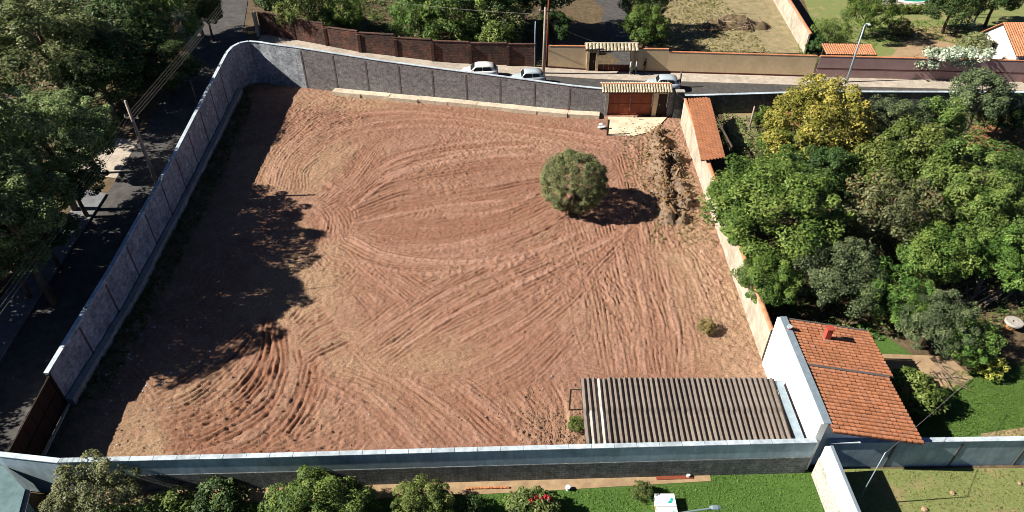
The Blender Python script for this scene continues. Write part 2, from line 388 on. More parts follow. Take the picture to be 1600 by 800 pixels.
def track(pts, width, pitch, amp, seed, fresh=.4, keep=.3, rough=.5, lip=0.0, pale=0.0):
    """lay parallel grooves along a path; later passes wipe out earlier ones"""
    r = np.random.RandomState(seed); S = smooth_path(pts)
    T = np.gradient(S, axis=0); T /= np.linalg.norm(T, axis=1)[:, None]+1e-9
    seg = np.concatenate([[0], np.cumsum(np.linalg.norm(np.diff(S, axis=0), axis=1))]); Ltot = seg[-1]
    pad = width/2+.3
    c0, c1 = np.searchsorted(lx, S[:, 0].min()-pad), np.searchsorted(lx, S[:, 0].max()+pad)
    r0, r1 = np.searchsorted(ly, S[:, 1].min()-pad), np.searchsorted(ly, S[:, 1].max()+pad)
    if c1-c0 < 2 or r1-r0 < 2: return
    xs, ys = X[r0:r1, c0:c1], Y[r0:r1, c0:c1]; best = np.full(xs.shape, 1e9, np.float32); bi = np.zeros(xs.shape, np.int32)
    for i in range(len(S)):
        a0, a1 = np.searchsorted(lx[c0:c1], S[i, 0]-pad), np.searchsorted(lx[c0:c1], S[i, 0]+pad)
        b0, b1 = np.searchsorted(ly[r0:r1], S[i, 1]-pad), np.searchsorted(ly[r0:r1], S[i, 1]+pad)
        d = (xs[b0:b1, a0:a1]-S[i, 0])**2+(ys[b0:b1, a0:a1]-S[i, 1])**2
        bb = best[b0:b1, a0:a1]; m = d < bb; bb[m] = d[m]; bi[b0:b1, a0:a1][m] = i
    ok = best < pad**2
    dx, dy = xs-S[bi, 0], ys-S[bi, 1]
    t = dx*-T[bi, 1]+dy*T[bi, 0]; s = seg[bi]+dx*T[bi, 0]+dy*T[bi, 1]
    wob = np.interp(s, np.linspace(0, Ltot, 12), r.uniform(-.12, .12, 12)); t = t+np.interp(s, np.linspace(0, Ltot, max(4, int(Ltot/1.5))), r.uniform(-.10, .10, max(4, int(Ltot/1.5))))
    win = np.clip((width/2-np.abs(t)+wob)/.18, 0, 1)*np.clip(s/.7, 0, 1)*np.clip((Ltot-s)/.7, 0, 1)*ok
    j = np.floor(t/pitch+.5); gr = np.abs(t/pitch+.5-j-.5)*2               # 0 on the ridge, 1 in the groove
    amps = r.uniform(.45, 1.25, 401)[(j.astype(int)+200) % 401]
    along = np.interp(s, np.linspace(0, Ltot, max(4, int(Ltot/1.2))), np.clip(r.uniform(1-1.5*rough, 1+rough, max(4, int(Ltot/1.2))), 0, 2))
    h = amp*(.35-1.25*np.clip((gr-.42)/.5, 0, 1)**1.3)*amps*along-.2*amp
    if amp > .10: h = amp*(.35-1.25*np.clip((gr-.5)/.4, 0, 1))*amps*along-.05
    if lip: h += lip*np.exp(-((np.abs(t)-width/2+.1)/.12)**2)
    Hs = H[r0:r1, c0:c1]; Hs[:] = Hs*(1-win*(1-keep))+h*win
    if pale: pp_ = PALE[r0:r1, c0:c1]; pp_[:] = np.maximum(pp_*(1-win*.3), pale*win*np.clip(along, 0, 1))
    else: PALE[r0:r1, c0:c1] *= 1-win*.25
    F = FR[r0:r1, c0:c1]; F[:] = F*(1-win*.6)+fresh*win
def px(pts): return [tuple(P(a, b)[:2]) for a, b in pts]
H += (vnoise(X, Y, 5, 1)-.5)*.12+(vnoise(X, Y, 1.3, 2)-.5)*.06
rs = random.Random(7)
tn = 100
FANS = []
def fan(p, q, n, width, pitch, amp, fresh=.4, jit=6, keep=.3):   # n passes blended between two traced lines
    global tn
    FANS.append((p, q))
    for i in range(n):
        a = i/max(1, n-1); tn += 1
        pts = [((1-a)*x1+a*x2+rs.uniform(-jit, jit), (1-a)*y1+a*y2+rs.uniform(-jit, jit)) for (x1, y1), (x2, y2) in zip(p, q)]
        track(px(pts), width*rs.uniform(.75, 1.25), pitch, amp*(1.25 if amp < .12 else 1)*rs.uniform(.7, 1.25), tn, fresh*rs.uniform(.6, 1.3), keep)
# faint short random passes everywhere first
for i in range(230):
    x0, y0 = rs.uniform(180, 1150), rs.uniform(150, 700); an = rs.uniform(-1.2, 1.2); l = rs.uniform(50, 170); tn += 1; k = rs.uniform(-.4, .4)
    track(px([(x0-l*math.cos(an)/2, y0-l*math.sin(an)/3), (x0+k*12, y0+k*22), (x0+l*math.cos(an)/2, y0+l*math.sin(an)/3)]), rs.uniform(.8, 2.2), rs.choice([.26, .3, .36]), rs.uniform(.03, .065), tn, rs.uniform(.1, .5))
# upper edge: long sweeps along the street wall
fan([(440,215),(500,165),(600,160),(760,180),(930,205)], [(470,250),(540,200),(660,185),(800,200),(960,225)], 8, 1.2, .34, .085, .35)
fan([(425,300),(445,245),(500,205),(600,190)], [(470,300),(480,260),(540,225),(640,200)], 5, 1.5, .27, .055, .12, 3)
# the great fan of arcs sweeping right from the hub
fan([(545,290),(620,245),(720,220),(840,215)], [(545,345),(640,318),(760,310),(870,290)], 11, 1.0, .42, .095, .6, 5)
fan([(550,350),(650,345),(760,335),(860,300)], [(570,385),(650,390),(760,375),(880,325)], 6, 1.0, .42, .095, .5, 5)
fan([(700,345),(790,335),(850,305)], [(760,385),(830,365),(900,330)], 6, .9, .42, .105, .55, 4)
fan([(545,365),(600,395),(680,408),(780,402),(870,378)], [(545,375),(600,402),(680,412),(780,406),(880,380)], 1, .7, .35, .06, .1, 1)
fan([(545,400),(590,440),(660,500)], [(590,405),(640,440),(700,470)], 4, 1.3, .30, .07, .6, 3)
# long diagonal straight runs
fan([(575,520),(680,450),(780,405),(900,360)], [(600,560),(720,480),(830,425),(960,365)], 6, 1.3, .30, .075, .6, 3)
fan([(690,520),(790,470),(880,420),(960,370)], [(760,560),(850,500),(920,430),(985,350)], 6, 1.4, .30, .06, .4, 4)
fan([(640,600),(760,560),(850,500)], [(730,640),(830,590),(900,520)], 5, 1.3, .30, .055, .3, 5)
# right side, running away from the shed
fan([(900,345),(930,430),(950,520),(960,590)], [(1010,330),(1020,420),(1040,500),(1050,590)], 7, 1.4, .28, .06, .45, 5)
fan([(960,240),(985,290),(1000,380)], [(1010,215),(1015,290),(1060,400)], 4, 1.3, .30, .05, .4, 4)
fan([(930,440),(965,480),(990,540)], [(985,430),(1000,480),(1000,560)], 3, 1.2, .30, .09, .5, 3)
fan([(1080,380),(1110,430),(1140,500)], [(1060,420),(1080,500),(1090,570)], 4, 1.3, .3, .05, .2, 5)
# bottom centre
fan([(640,590),(700,630),(780,700)], [(720,590),(790,640),(850,690)], 6, 1.3, .30, .065, .6, 5)
fan([(480,590),(560,620),(640,700)], [(560,580),(640,620),(720,700)], 4, 1.2, .28, .04, .25, 5)
fan([(860,600),(880,640),(880,690)], [(800,600),(830,640),(840,690)], 3, 1.2, .3, .07, .5, 4)
# hub scuffs
fan([(510,285),(530,300),(550,320)], [(540,265),(560,280),(575,300)], 3, 1.6, .24, .06, .9, 3)
fan([(505,300),(540,275),(570,235)], [(515,320),(555,295),(590,250)], 2, 1.2, .22, .08, .9, 2)
fan([(520,330),(530,350),(530,375)], [(505,330),(512,350),(515,375)], 1, 2.2, .26, .05, .9, 2)
# wheel strips: compacted paler bands with a small lip, several to each sweep
for p, q in list(FANS):
    for i in range(3):
        a = rs.uniform(-.25, 1.25); tn += 1; jx, jy = rs.uniform(-8, 8), rs.uniform(-6, 6)
        pts = [((1-a)*x1+a*x2+jx, (1-a)*y1+a*y2+jy) for (x1, y1), (x2, y2) in zip(p, q)]
        track(px(pts), rs.uniform(.45, .7), .9, .02, tn, 0, .15, .4, .05, pale=1.0)
# thin single passes over everything, loosely following the sweeps
for i in range(260):
    p, q = rs.choice(FANS); a = rs.uniform(-.5, 1.5); tn += 1; jx, jy = rs.uniform(-22, 22), rs.uniform(-16, 16)
    pts = [((1-a)*x1+a*x2+jx+rs.uniform(-5, 5), (1-a)*y1+a*y2+jy+rs.uniform(-4, 4)) for (x1, y1), (x2, y2) in zip(p, q)]
    track(px(pts), rs.choice([.3, .55, .6, .9, 1.2]), rs.uniform(.22, .33), rs.uniform(.03, .065), tn, rs.uniform(.1, .7), .75, .8)
# bold single lines: dark ruts and pale wheel arcs traced one by one
for pts, wd, am, pl_w in (
    ([(545,368),(600,396),(680,409),(780,404),(880,378)], .6, .03, 1), ([(548,350),(620,335),(720,318),(800,312)], .55, .03, 1), ([(560,405),(640,425),(740,420),(830,400)], .5, .03, .8),
    ([(560,540),(680,468),(800,412),(930,352)], .6, .03, 1), ([(620,545),(730,480),(850,425),(960,368)], .6, .03, 1), ([(545,330),(610,280),(700,245),(790,232)], .5, .03, .9),
    ([(545,320),(610,268),(690,238),(800,222)], .35, .14, 0), ([(555,335),(640,292),(740,262),(850,250)], .35, .14, 0), ([(560,345),(660,308),(760,285),(870,268)], .35, .15, 0), ([(600,345),(690,322),(780,305),(860,285)], .35, .14, 0),
    ([(690,345),(770,328),(850,298)], .35, .16, 0), ([(700,372),(790,355),(870,318)], .35, .15, 0), ([(780,385),(840,362),(885,332)], .35, .16, 0), ([(800,398),(855,378),(895,348)], .35, .15, 0),
    ([(575,530),(690,455),(800,402)], .35, .12, 0), ([(600,555),(720,478),(840,418)], .35, .12, 0), ([(940,420),(975,470),(1000,540)], .35, .13, 0), ([(925,440),(955,490),(975,550)], .35, .13, 0),
    ([(440,235),(500,195),(580,180),(680,178)], .35, .10, 0), ([(1010,240),(1000,300),(1010,380)], .5, .03, .9), ([(1040,400),(1050,480),(1070,570)], .5, .03, .9), ([(720,600),(780,650),(830,700)], .5, .03, .8)):
    tn += 1; jj = rs.uniform(-4, 4)
    if pl_w: track(px(pts), wd, .9, am, tn, 0, .1, .3, .05, pale=pl_w)
    else:
        track(px(pts), wd, .34, am, tn, .9, .3, .7)
# lower left: deep curved furrows
fan([(235,615),(290,590),(350,545),(395,500)], [(235,650),(300,628),(370,575),(408,520)], 4, .8, .38, .10, .5, 4, .2)
fan([(245,650),(310,628),(370,580),(402,530),(408,490)], [(250,710),(340,690),(420,640),(448,570),(442,505)], 12, .55, .40, .16, .95, 7, .3)
fan([(300,715),(380,700),(445,650),(470,590),(468,540)], [(370,718),(430,705),(475,665),(500,620),(505,590)], 7, .55, .38, .14, .9, 6, .3)
fan([(452,500),(480,478),(510,465)], [(470,585),(515,560),(555,535)], 8, .5, .36, .13, .9, 4, .3)
fan([(410,705),(460,685),(500,650)], [(440,715),(500,698),(550,665)], 5, .8, .33, .10, .5, 3, .2)
fan([(480,690),(520,660),(560,640)], [(520,705),(570,680),(610,665)], 4, .9, .33, .06, .4, 3, .2)
# roughness of loose soil, rubbly in places
rub = np.clip((vnoise(X, Y, 6, 11)-.45)*3, 0, 1)
edge_r = np.exp(-((X-14.8)/2.2)**2)+.8*np.exp(-(((X-2.5)/2.6)**2+((Y-23.2)/1.6)**2))
H += (vnoise(X, Y, .30, 5)-.5)*(.035+.03*rub+.08*np.clip(edge_r, 0, 1))+(vnoise(X, Y, .17, 6)-.5)*(.055+.04*rub+.06*np.clip(edge_r, 0, 1))
TAN = np.clip((vnoise(X, Y, 4.5, 21)*.5+vnoise(X, Y, 1.6, 22)*.3+vnoise(X, Y, .6, 23)*.2-.47)*4, 0, 1)*.55
def zone(p, rx_, ry_, a):
    q = P(*p); return a*np.exp(-(((X-q.x)/rx_)**2+((Y-q.y)/ry_)**2)**1.5)
TAN = TAN*.8+1.35*(zone((470,250), 5.5, 6, .6)+zone((470,440), 4.5, 4.5, .75)+zone((600,560), 6.5, 3, .45)+zone((300,600), 3.5, 2.5, .7)+zone((560,160), 7, 1.6, .5)+zone((1110,460), 3, 9, .55)+zone((1040,300), 3, 8, .6)+zone((880,660), 3, 2, .6)+zone((215,690), 2.6, 2.6, .7)+zone((700,150), 12, 1.5, .3)+zone((640,570), 5, 2.5, .3))
TAN = np.clip(TAN*.9*(1-.75*np.clip(FR, 0, 1)), 0, 1)
H -= .02
WEED = np.clip(np.exp(-np.maximum(0, X-np.interp(Y, [p[1] for p in LW], [p[0] for p in LW]).astype(np.float32)-.3)/1.6)*1.3*vnoise(X, Y, .9, 31), 0, 1)
m, n, b = newmat('plot_soil_mat'); co = coords(n, False)
fr = nd(n, 'ShaderNodeAttribute', attribute_name='fresh').outputs['Fac']; ta = nd(n, 'ShaderNodeAttribute', attribute_name='tan').outputs['Fac']; we = nd(n, 'ShaderNodeAttribute', attribute_name='weed').outputs['Fac']
pl_ = nd(n, 'ShaderNodeAttribute', attribute_name='pale').outputs['Fac']; f1 = noise(n, co, 1.3, 8, .7); f2 = noise(n, co, 9, 5, .75)
col = ramp(n, f1, [(.3, (.22, .122, .084)), (.7, (.37, .212, .152))])
col = mixc(n, mth(n, 'MULTIPLY', fr, .8), col, (.25, .122, .078))
col = mixc(n, ta, col, ramp(n, f2, [(.3, (.25, .158, .096)), (.7, (.42, .282, .182))]))
col = mixc(n, mth(n, 'MULTIPLY', pl_, .6), col, (.41, .238, .175))
col = mixc(n, mth(n, 'MULTIPLY', we, 1.0), col, (.07, .085, .04))
col = mixc(n, .6, col, ramp(n, f2, [(.30, (.30, .28, .27)), (.52, (1, 1, 1))]), 'MULTIPLY')
f3 = noise(n, co, 26, 3, .8)
col = mixc(n, .8, col, ramp(n, f3, [(.34, (.42, .40, .39)), (.46, (.95, .95, .95)), (.62, (1.12, 1.12, 1.12)), (.70, (1.5, 1.5, 1.5))]), 'MULTIPLY')
n.links.new(col, b.inputs['Base Color']); b.inputs['Roughness'].default_value = .97; b.inputs['Specular IOR Level'].default_value = .1
bump(n, b, mth(n, 'ADD', noise(n, co, 12, 5, .75), noise(n, co, 4, 4, .7)), .9, .06)
me = nmesh('graded_plot_ground', np.stack([X, Y, H], -1).reshape(-1, 3), grid_faces(*X.shape, inpoly(X, Y, grow(PLOT, .12))), m, vattr={'fresh': FR.ravel(), 'pale': PALE.ravel(), 'tan': TAN.ravel(), 'weed': WEED.ravel()}, smooth=True)
tag(place('graded_plot_ground', me), kind='structure')
def HZ(x, y):
    i, j = int((y-ly[0])/ST), int((x-lx[0])/ST)
    return float(H[min(max(i, 0), H.shape[0]-1), min(max(j, 0), H.shape[1]-1)])

# ------------------------------------------------------------------ roads, pavements, lawns
def resample(pl, n):
    pl = [np.array(p, float) for p in pl]; d = np.concatenate([[0], np.cumsum([np.linalg.norm(pl[i+1]-pl[i]) for i in range(len(pl)-1)])])
    return [(float(np.interp(t, d, [p[0] for p in pl])), float(np.interp(t, d, [p[1] for p in pl]))) for t in np.linspace(0, d[-1], n)]
def strip(name, a, bline, dz, mat, n=40, k=3, skirt=.0, zf=E):
    A, B = resample(a, n), resample(bline, n); mb = MB(); vv = []
    for i in range(n):
        for j in range(k+1):
            t = j/k; x, y = A[i][0]*(1-t)+B[i][0]*t, A[i][1]*(1-t)+B[i][1]*t
            vv.append((x, y, zf(x, y)+dz))
    q = k+1; mb.add(vv, [(i*q+j, i*q+j+1, (i+1)*q+j+1, (i+1)*q+j) for i in range(n-1) for j in range(k)])
    if skirt:
        for j in (0, k):
            t = [vv[i*q+j] for i in range(n)]; lo = [(x, y, z-skirt) for x, y, z in t]
            mb.add(t+lo, [(i, i+1, n+i+1, n+i) if j else (i, n+i, n+i+1, i+1) for i in range(n-1)])
    return tag(mb.build(name, mat), kind='structure')
def off(pl, d):
    out = []
    for i, p in enumerate(pl):
        a, c = pl[max(i-1, 0)], pl[min(i+1, len(pl)-1)]; tx, ty = c[0]-a[0], c[1]-a[1]; l = math.hypot(tx, ty)
        out.append((p[0]-ty/l*d, p[1]+tx/l*d))
    return out
OUTL = [(-26.0, 2), (-26.4, 14), (-26.45, 26.6)]+off(LW, .3)[1:]                # outer line of the left wall
def EL(x, y): return float(np.interp(y, LEFT_Y, LEFT_Z))
def EF(x, y): return float(np.interp(x, FAR_X, FAR_Z))
RL = [(-31.2, 2), (-31.6, 26), (-31.9, 35), (-32.6, 47), (-33.6, 60), (-35.2, 72), (-38.0, 84), (-44, 110)]
RR = [(-27.2, 2), (-27.3, 26.6), (-27.3, 35), (-28.0, 47.2), (-28.9, 59.8), (-29.6, 68), (-30.6, 78), (-33, 88), (-38, 110)]
strip('side_road', RR, RL, .02, M['asphalt'], 60, 3, 0, EL)
strip('side_road_verge', OUTL+[(-28.9, 69.2)], RR[:6], .14, M['pave_grey'], 50, 2, .5, EL)
strip('side_pavement', RL[:4], [(-33.4, 2), (-33.9, 26), (-34.3, 35), (-34.4, 47.6)], .15, M['pave_grey'], 50, 2, .4, EL)
# far street
FL = [tuple(PE(*p)[:2]) for p in ((410, 55), (560, 83), (700, 100), (850, 107), (1050, 115.3), (1270, 122), (1600, 130))]+[(75, 68.6)]     # foot of the walls across the street
FK = [(x, y-2.1) for x, y in FL]
FI = [(-28.9, 70.1), (-24.8, 69.8)]+[(x, y+.25) for x, y in FW]+[(16, 62.6), (30, 63.6), (75, 63.4)]
FIK = [(-29.3, 71.0), (-24.8, 70.9)]+[(x, y+1.0) for x, y in FW]+[(16, 63.6), (30, 64.5), (75, 64.3)]
strip('street_road', FIK, FK, .024, M['asphalt'], 60, 4, 0, EF)
strip('street_pavement', FK, FL, .14, M['pave'], 60, 2, .3, EF)
strip('street_verge', FI, FIK, .13, M['pave_grey'], 60, 2, .5, EF)
strip('road_junction', [(-29.4, 70.6), (-29.3, 73.2), (-29, 75.4)], [(-31.0, 70), (-31.0, 75), (-31, 79)], .028, M['asphalt'], 12, 3, 0, lambda x, y: 2.0)
def sheet(name, poly, z, mat, zpx=0.0):
    pts = [P(a, b_, zpx) for a, b_ in poly]; ar = sum(pts[i].x*pts[(i+1) % len(pts)].y-pts[(i+1) % len(pts)].x*pts[i].y for i in range(len(pts)))
    if ar < 0: pts = pts[::-1]
    mb = MB(); mb.add([(p.x, p.y, z) for p in pts], [tuple(range(len(pts)))])
    return tag(mb.build(name, mat), kind='structure')
def xy(name, poly, z, mat):
    mb = MB(); mb.add([(x, y, z) for x, y in poly], [tuple(range(len(poly)))]); return tag(mb.build(name, mat), kind='structure')
xy('front_lawn', [(-27, 8), (16.2, 8), (16.2, 22.1), (0, 21.6), (-22, 20.8)], .05, M['grass'])
xy('front_bed_soil', [(-22, 20.0), (-10, 20.25), (0, 20.75), (10.6, 21.45), (10.6, 22.2), (0, 21.85), (-22, 21.1)], .075, M['sandy'])
xy('dry_lawn', [(16.4, 6), (60, 6), (60, 22.4), (16.4, 22.2)], .05, M['patchy'])
xy('garden_lawn', [(21, 22.6), (60, 22.6), (60, 29), (36, 31), (31, 29.5), (26.5, 29), (25, 27), (23, 24.5)], .05, M['grass'])
xy('garden_soil_strip', [(25.5, 23.2), (29, 23.6), (60, 25.4), (60, 27.0), (31.5, 25.3), (26.5, 24.5)], .066, M['sandy'])
xy('garden_path_soil', [(21.2, 26.6), (23.6, 25.8), (26.0, 27.6), (28.2, 28.6), (27.5, 30.4), (23.5, 30.6), (21.5, 29.5)], .058, M['sandy'])
xy('garden_grass_patch', [(17.5, 29.6), (22.5, 28.9), (25.5, 30.2), (23.5, 33.5), (17.5, 32)], .054, M['grass'])
sheet('red_soil_clearing', [(1520, 195), (1600, 200), (1600, 238), (1500, 236)], .05, M['redsoil'])
sheet('side_garden_lawn', [(1130, 178), (1175, 178), (1190, 228), (1145, 230)], .05, M['drygrass'])
sheet('side_garden_soil', [(1132, 172), (1250, 172), (1250, 200), (1140, 200)], .046, M['redsoil'])
sheet('entrance_apron', [(950, 183), (1042, 184), (1022, 205), (990, 213), (950, 212)], .06, M['apron'])
sheet('far_garden_lawn', [(1245, -30), (1600, -30), (1600, 95), (1290, 92)], .03, M['patchy'])
sheet('far_garden_bare_patch', [(1440, 92), (1390, 90), (1410, 70), (1398, 58), (1425, 44), (1470, 40), (1500, 46), (1510, 62), (1490, 72), (1470, 80)], .045, M['sandy'])
sheet('pool_terrace', [(1370, -30), (1470, -30), (1460, 9), (1380, 8)], .05, M['pave'])
sheet('vacant_yard_ground', [(1000, -30), (1225, -30), (1262, 84), (1040, 78)], .035, M['drygrass'])
sheet('driveway', [(865, -30), (985, -30), (985, 108), (925, 104), (880, 75)], .04, M['asphalt'], .1)
sheet('bank_grass', [(560, -40), (700, -40), (680, 72), (590, 58)], 1.1, M['grass'], 1.1)

# ================================================================== walls
def hexa(mb, bot, top, mi=0):
    return mb.add(list(bot)+list(top), [(3,2,1,0),(4,5,6,7),(0,1,5,4),(1,2,6,5),(2,3,7,6),(3,0,4,7)], mi)
def seg_panel(mb, a, b_, z0a, z0b, z1a, z1b, d0, d1):
    """a piece of wall between two plan points; d0..d1 = offsets to the left of the direction a->b"""
    t = Vector((b_[0]-a[0], b_[1]-a[1])); t.normalize(); nx, ny = -t.y, t.x
    c = [(a[0]+nx*d0, a[1]+ny*d0), (b_[0]+nx*d0, b_[1]+ny*d0), (b_[0]+nx*d1, b_[1]+ny*d1), (a[0]+nx*d1, a[1]+ny*d1)]
    z0 = [z0a, z0b, z0b, z0a]; z1 = [z1a, z1b, z1b, z1a]
    return hexa(mb, [(*c[i], z0[i]) for i in range(4)], [(*c[i], z1[i]) for i in range(4)])
def zint(pts, zs):
    d = [0]
    for i in range(len(pts)-1): d.append(d[-1]+math.hypot(pts[i+1][0]-pts[i][0], pts[i+1][1]-pts[i][1]))
    return lambda s: float(np.interp(s, d, zs)), d[-1], d
def along(pts, s):
    d = 0
    for i in range(len(pts)-1):
        l = math.hypot(pts[i+1][0]-pts[i][0], pts[i+1][1]-pts[i][1])
        if d+l >= s-1e-6 or i == len(pts)-2:
            t = (s-d)/l; return (pts[i][0]*(1-t)+pts[i+1][0]*t, pts[i][1]*(1-t)+pts[i+1][1]*t), math.atan2(pts[i+1][1]-pts[i][1], pts[i+1][0]-pts[i][0])
        d += l
def panel_wall(root, pts, zs, spacing, mat, th=.18, z0=-.35, post=True, cope=True, cope_mat='coping', breaks=None, post_proud=.022, step=False, cope_h=.05, cope_over=.05, post_w=.15, post_drop=.25):
    zf, Lt, d = zint(pts, zs); n = max(1, round(Lt/spacing)); cuts = breaks or [Lt*i/n for i in range(n+1)]
    for i in range(len(cuts)-1):
        s0, s1 = cuts[i], cuts[i+1]; ins = [s0]+[x for x in d if s0+.05 < x < s1-.05]+[s1]
        zc = zf((s0+s1)/2)
        mb, mc = MB(), MB()
        for u0, u1 in zip(ins[:-1], ins[1:]):
            a, _ = along(pts, u0+1e-4); b_, _ = along(pts, u1-1e-4)
            za, zb = (zc, zc) if step else (zf(u0), zf(u1))
            seg_panel(mb, a, b_, z0, z0, za, zb, 0, th)
            if cope: seg_panel(mc, a, b_, za+.003, zb+.003, za+cope_h, zb+cope_h, -cope_over, th+cope_over)
        mb.build('panel', M[mat] if isinstance(mat, str) else mat, root)
        if cope: mc.build('coping', M[cope_mat], root)
    if post:
        for s in cuts[(0 if post == 'all' else 1):-1]:
            a, an = along(pts, s); nx, ny = math.sin(an), -math.cos(an)       # towards the inside
            mb = MB(); h = zf(s)-post_drop
            mb.box((a[0]+nx*(post_proud/2-.002), a[1]+ny*(post_proud/2-.002), (h+z0)/2), (post_w, post_proud, h-z0), an); mb.build('post', M['post'], root)
# side-street wall with its rounded corner
t = thing('perimeter_wall', 'long grey block wall with bluish coping between side road and bare plot', 'wall', (-26.5, 40, 0))
panel_wall(t, LW, LWZ, 3.6, 'block_skylit')
panel_wall(t, [LW[-1]]+CORNER+[FW[0]], [4.35, 4.4, 4.42, 4.44, 4.42, 4.38, 4.3], 99, 'block_skylit', post=False)
cz = zint(LW, [.45, .42, .40, .38, .35]); mbp = None
for i in range(len(LW)-1):
    for k in range(3):
        a = [LW[i][j]+(LW[i+1][j]-LW[i][j])*k/3 for j in (0, 1)]; b_ = [LW[i][j]+(LW[i+1][j]-LW[i][j])*(k+1)/3 for j in (0, 1)]
        mb = MB(); h1, h2 = .48+.1*rs.random(), .48+.1*rs.random(); seg_panel(mb, a, b_, -.3, -.3, h1, h2, -.42-.1*rs.random(), -.1); mb.build('footing', M['concrete'], t)
t = thing('perimeter_wall', 'sunlit grey block wall with dark posts along the street behind bare plot', 'wall', (-6, 65.3, 0))
panel_wall(t, FW, FWZ, 3.35, 'block', post='all')
zfp, Lf, _ = zint(FW, [.30, .30, .32, .35, .28, .2])
for i in range(9):
    a, _ = along(FW, 3.2+i*3.05); b_, _ = along(FW, min(3.2+(i+1)*3.05, Lf-.1)); mb = MB()
    seg_panel(mb, a, b_, -.3, -.3, .34+.06*rs.random(), .34+.06*rs.random(), -.85-.15*rs.random(), -.03); mb.build('plinth', M['plinth'], t)
# near wall with its flared end
NW = [(-22.7, 20.8), (-12.9, 21.08), (0, 21.52), (15.7, 22.0)]
t = thing('perimeter_wall', 'long shaded block wall with pale coping across the front of bare plot', 'wall', (0, 21.5, 0))
zf, Lt, _ = zint(NW, [2.7]*4); n = 11
for i in range(n):
    a, _ = along(NW, Lt*i/n+1e-4); b_, _ = along(NW, Lt*(i+1)/n-1e-4)
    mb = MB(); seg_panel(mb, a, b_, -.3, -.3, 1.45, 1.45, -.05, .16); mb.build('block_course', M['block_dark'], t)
    mb = MB(); seg_panel(mb, a, b_, 1.452, 1.452, 2.7, 2.7, 0, .16); mb.build('rendered_band', M['render'], t)
    for k in range(3):
        c0, _ = along(NW, Lt*(i+k/3)/n+.012); c1, _ = along(NW, Lt*(i+(k+1)/3)/n-.012)
        mb = MB(); zz = 2.703+.006*rs.random(); seg_panel(mb, c0, c1, zz, zz, zz+.05, zz+.05, -.05, .22); mb.build('coping', M['coping'], t)
WG = [(-30.5, 22.0), (-25.9, 21.15), (-22.75, 20.8)]
t = thing('flared_wall', 'smooth bluish rendered wing wall beside the dark metal gate', 'wall', (-26, 21.1, 0))
panel_wall(t, WG, [2.75, 2.73, 2.68], 2.2, 'render', post=False)
# dark gate on the side road
t = thing('metal_gate', 'dark brown metal gate closing the corner entrance from the side road', 'gate', (-26, 24, 0))
ga, gb = (-26.27, 26.66), (-25.75, 21.45)
for i in range(12):
    a = [ga[j]+(gb[j]-ga[j])*(i-.03)/12 for j in (0, 1)]; b_ = [ga[j]+(gb[j]-ga[j])*(i+1.03)/12 for j in (0, 1)]
    mb = MB(); seg_panel(mb, a, b_, .06, .06, 2.55, 2.55, -.02+.022*(i % 2), .0+.02*(i % 2)); mb.build('slat', M['darkgate'], t)
for z in (.12, 1.3, 2.5):
    mb = MB(); seg_panel(mb, ga, gb, z-.05, z-.05, z+.05, z+.05, .021, .07); mb.build('rail', M['darkgate'], t)
mb = MB(); seg_panel(mb, ga, gb, -.2, -.2, .07, .07, .1, .24); mb.build('threshold', M['plinth'], t)
for p in (ga, gb):
    mb = MB(); mb.box((p[0], p[1], 1.3), (.16, .16, 2.7)); mb.build('gate_post', M['darkgate'], t)

# right boundary wall with clay coping
RW = [(16.25, 60.8), (16.1, 56), (15.95, 47), (15.8, 38), (15.68, 30.2)]
t = thing('boundary_wall', 'weathered cream wall with clay tile coping between plot and orchard', 'wall', (16, 45, 0))
panel_wall(t, RW, [2.5]*5, 3.8, 'weathered', post=False, cope=False, th=.2)
zf, Lt, _ = zint(RW, [2.5]*5)
mb = MB()
for k in range(9):
    an = math.pi*k/8
cap = MB()
prof = [(-.17*math.cos(math.pi*k/6), .10*math.sin(math.pi*k/6)) for k in range(7)]
cap.loft([[(x*(1-.12*i), .2 if i else -.2, z+.012*(1-i)) for x, z in prof]+[(x*(1-.12*i)*.85, .2 if i else -.2, z*.8-.01) for x, z in prof[::-1]] for i in (0, 1)])
cap_me = cap.mesh('cap_tile', M['tile'])
n = int(Lt/.38)
for i in range(n):
    a, an = along(RW, (i+.5)*Lt/n)
    place('cap_tile', cap_me, t, loc=V((a[0]-math.sin(an)*.1, a[1]+math.cos(an)*.1, 2.5))-base_of(t), rot=(0, 0, an+math.pi/2+math.pi+rs.uniform(-.03, .03)))
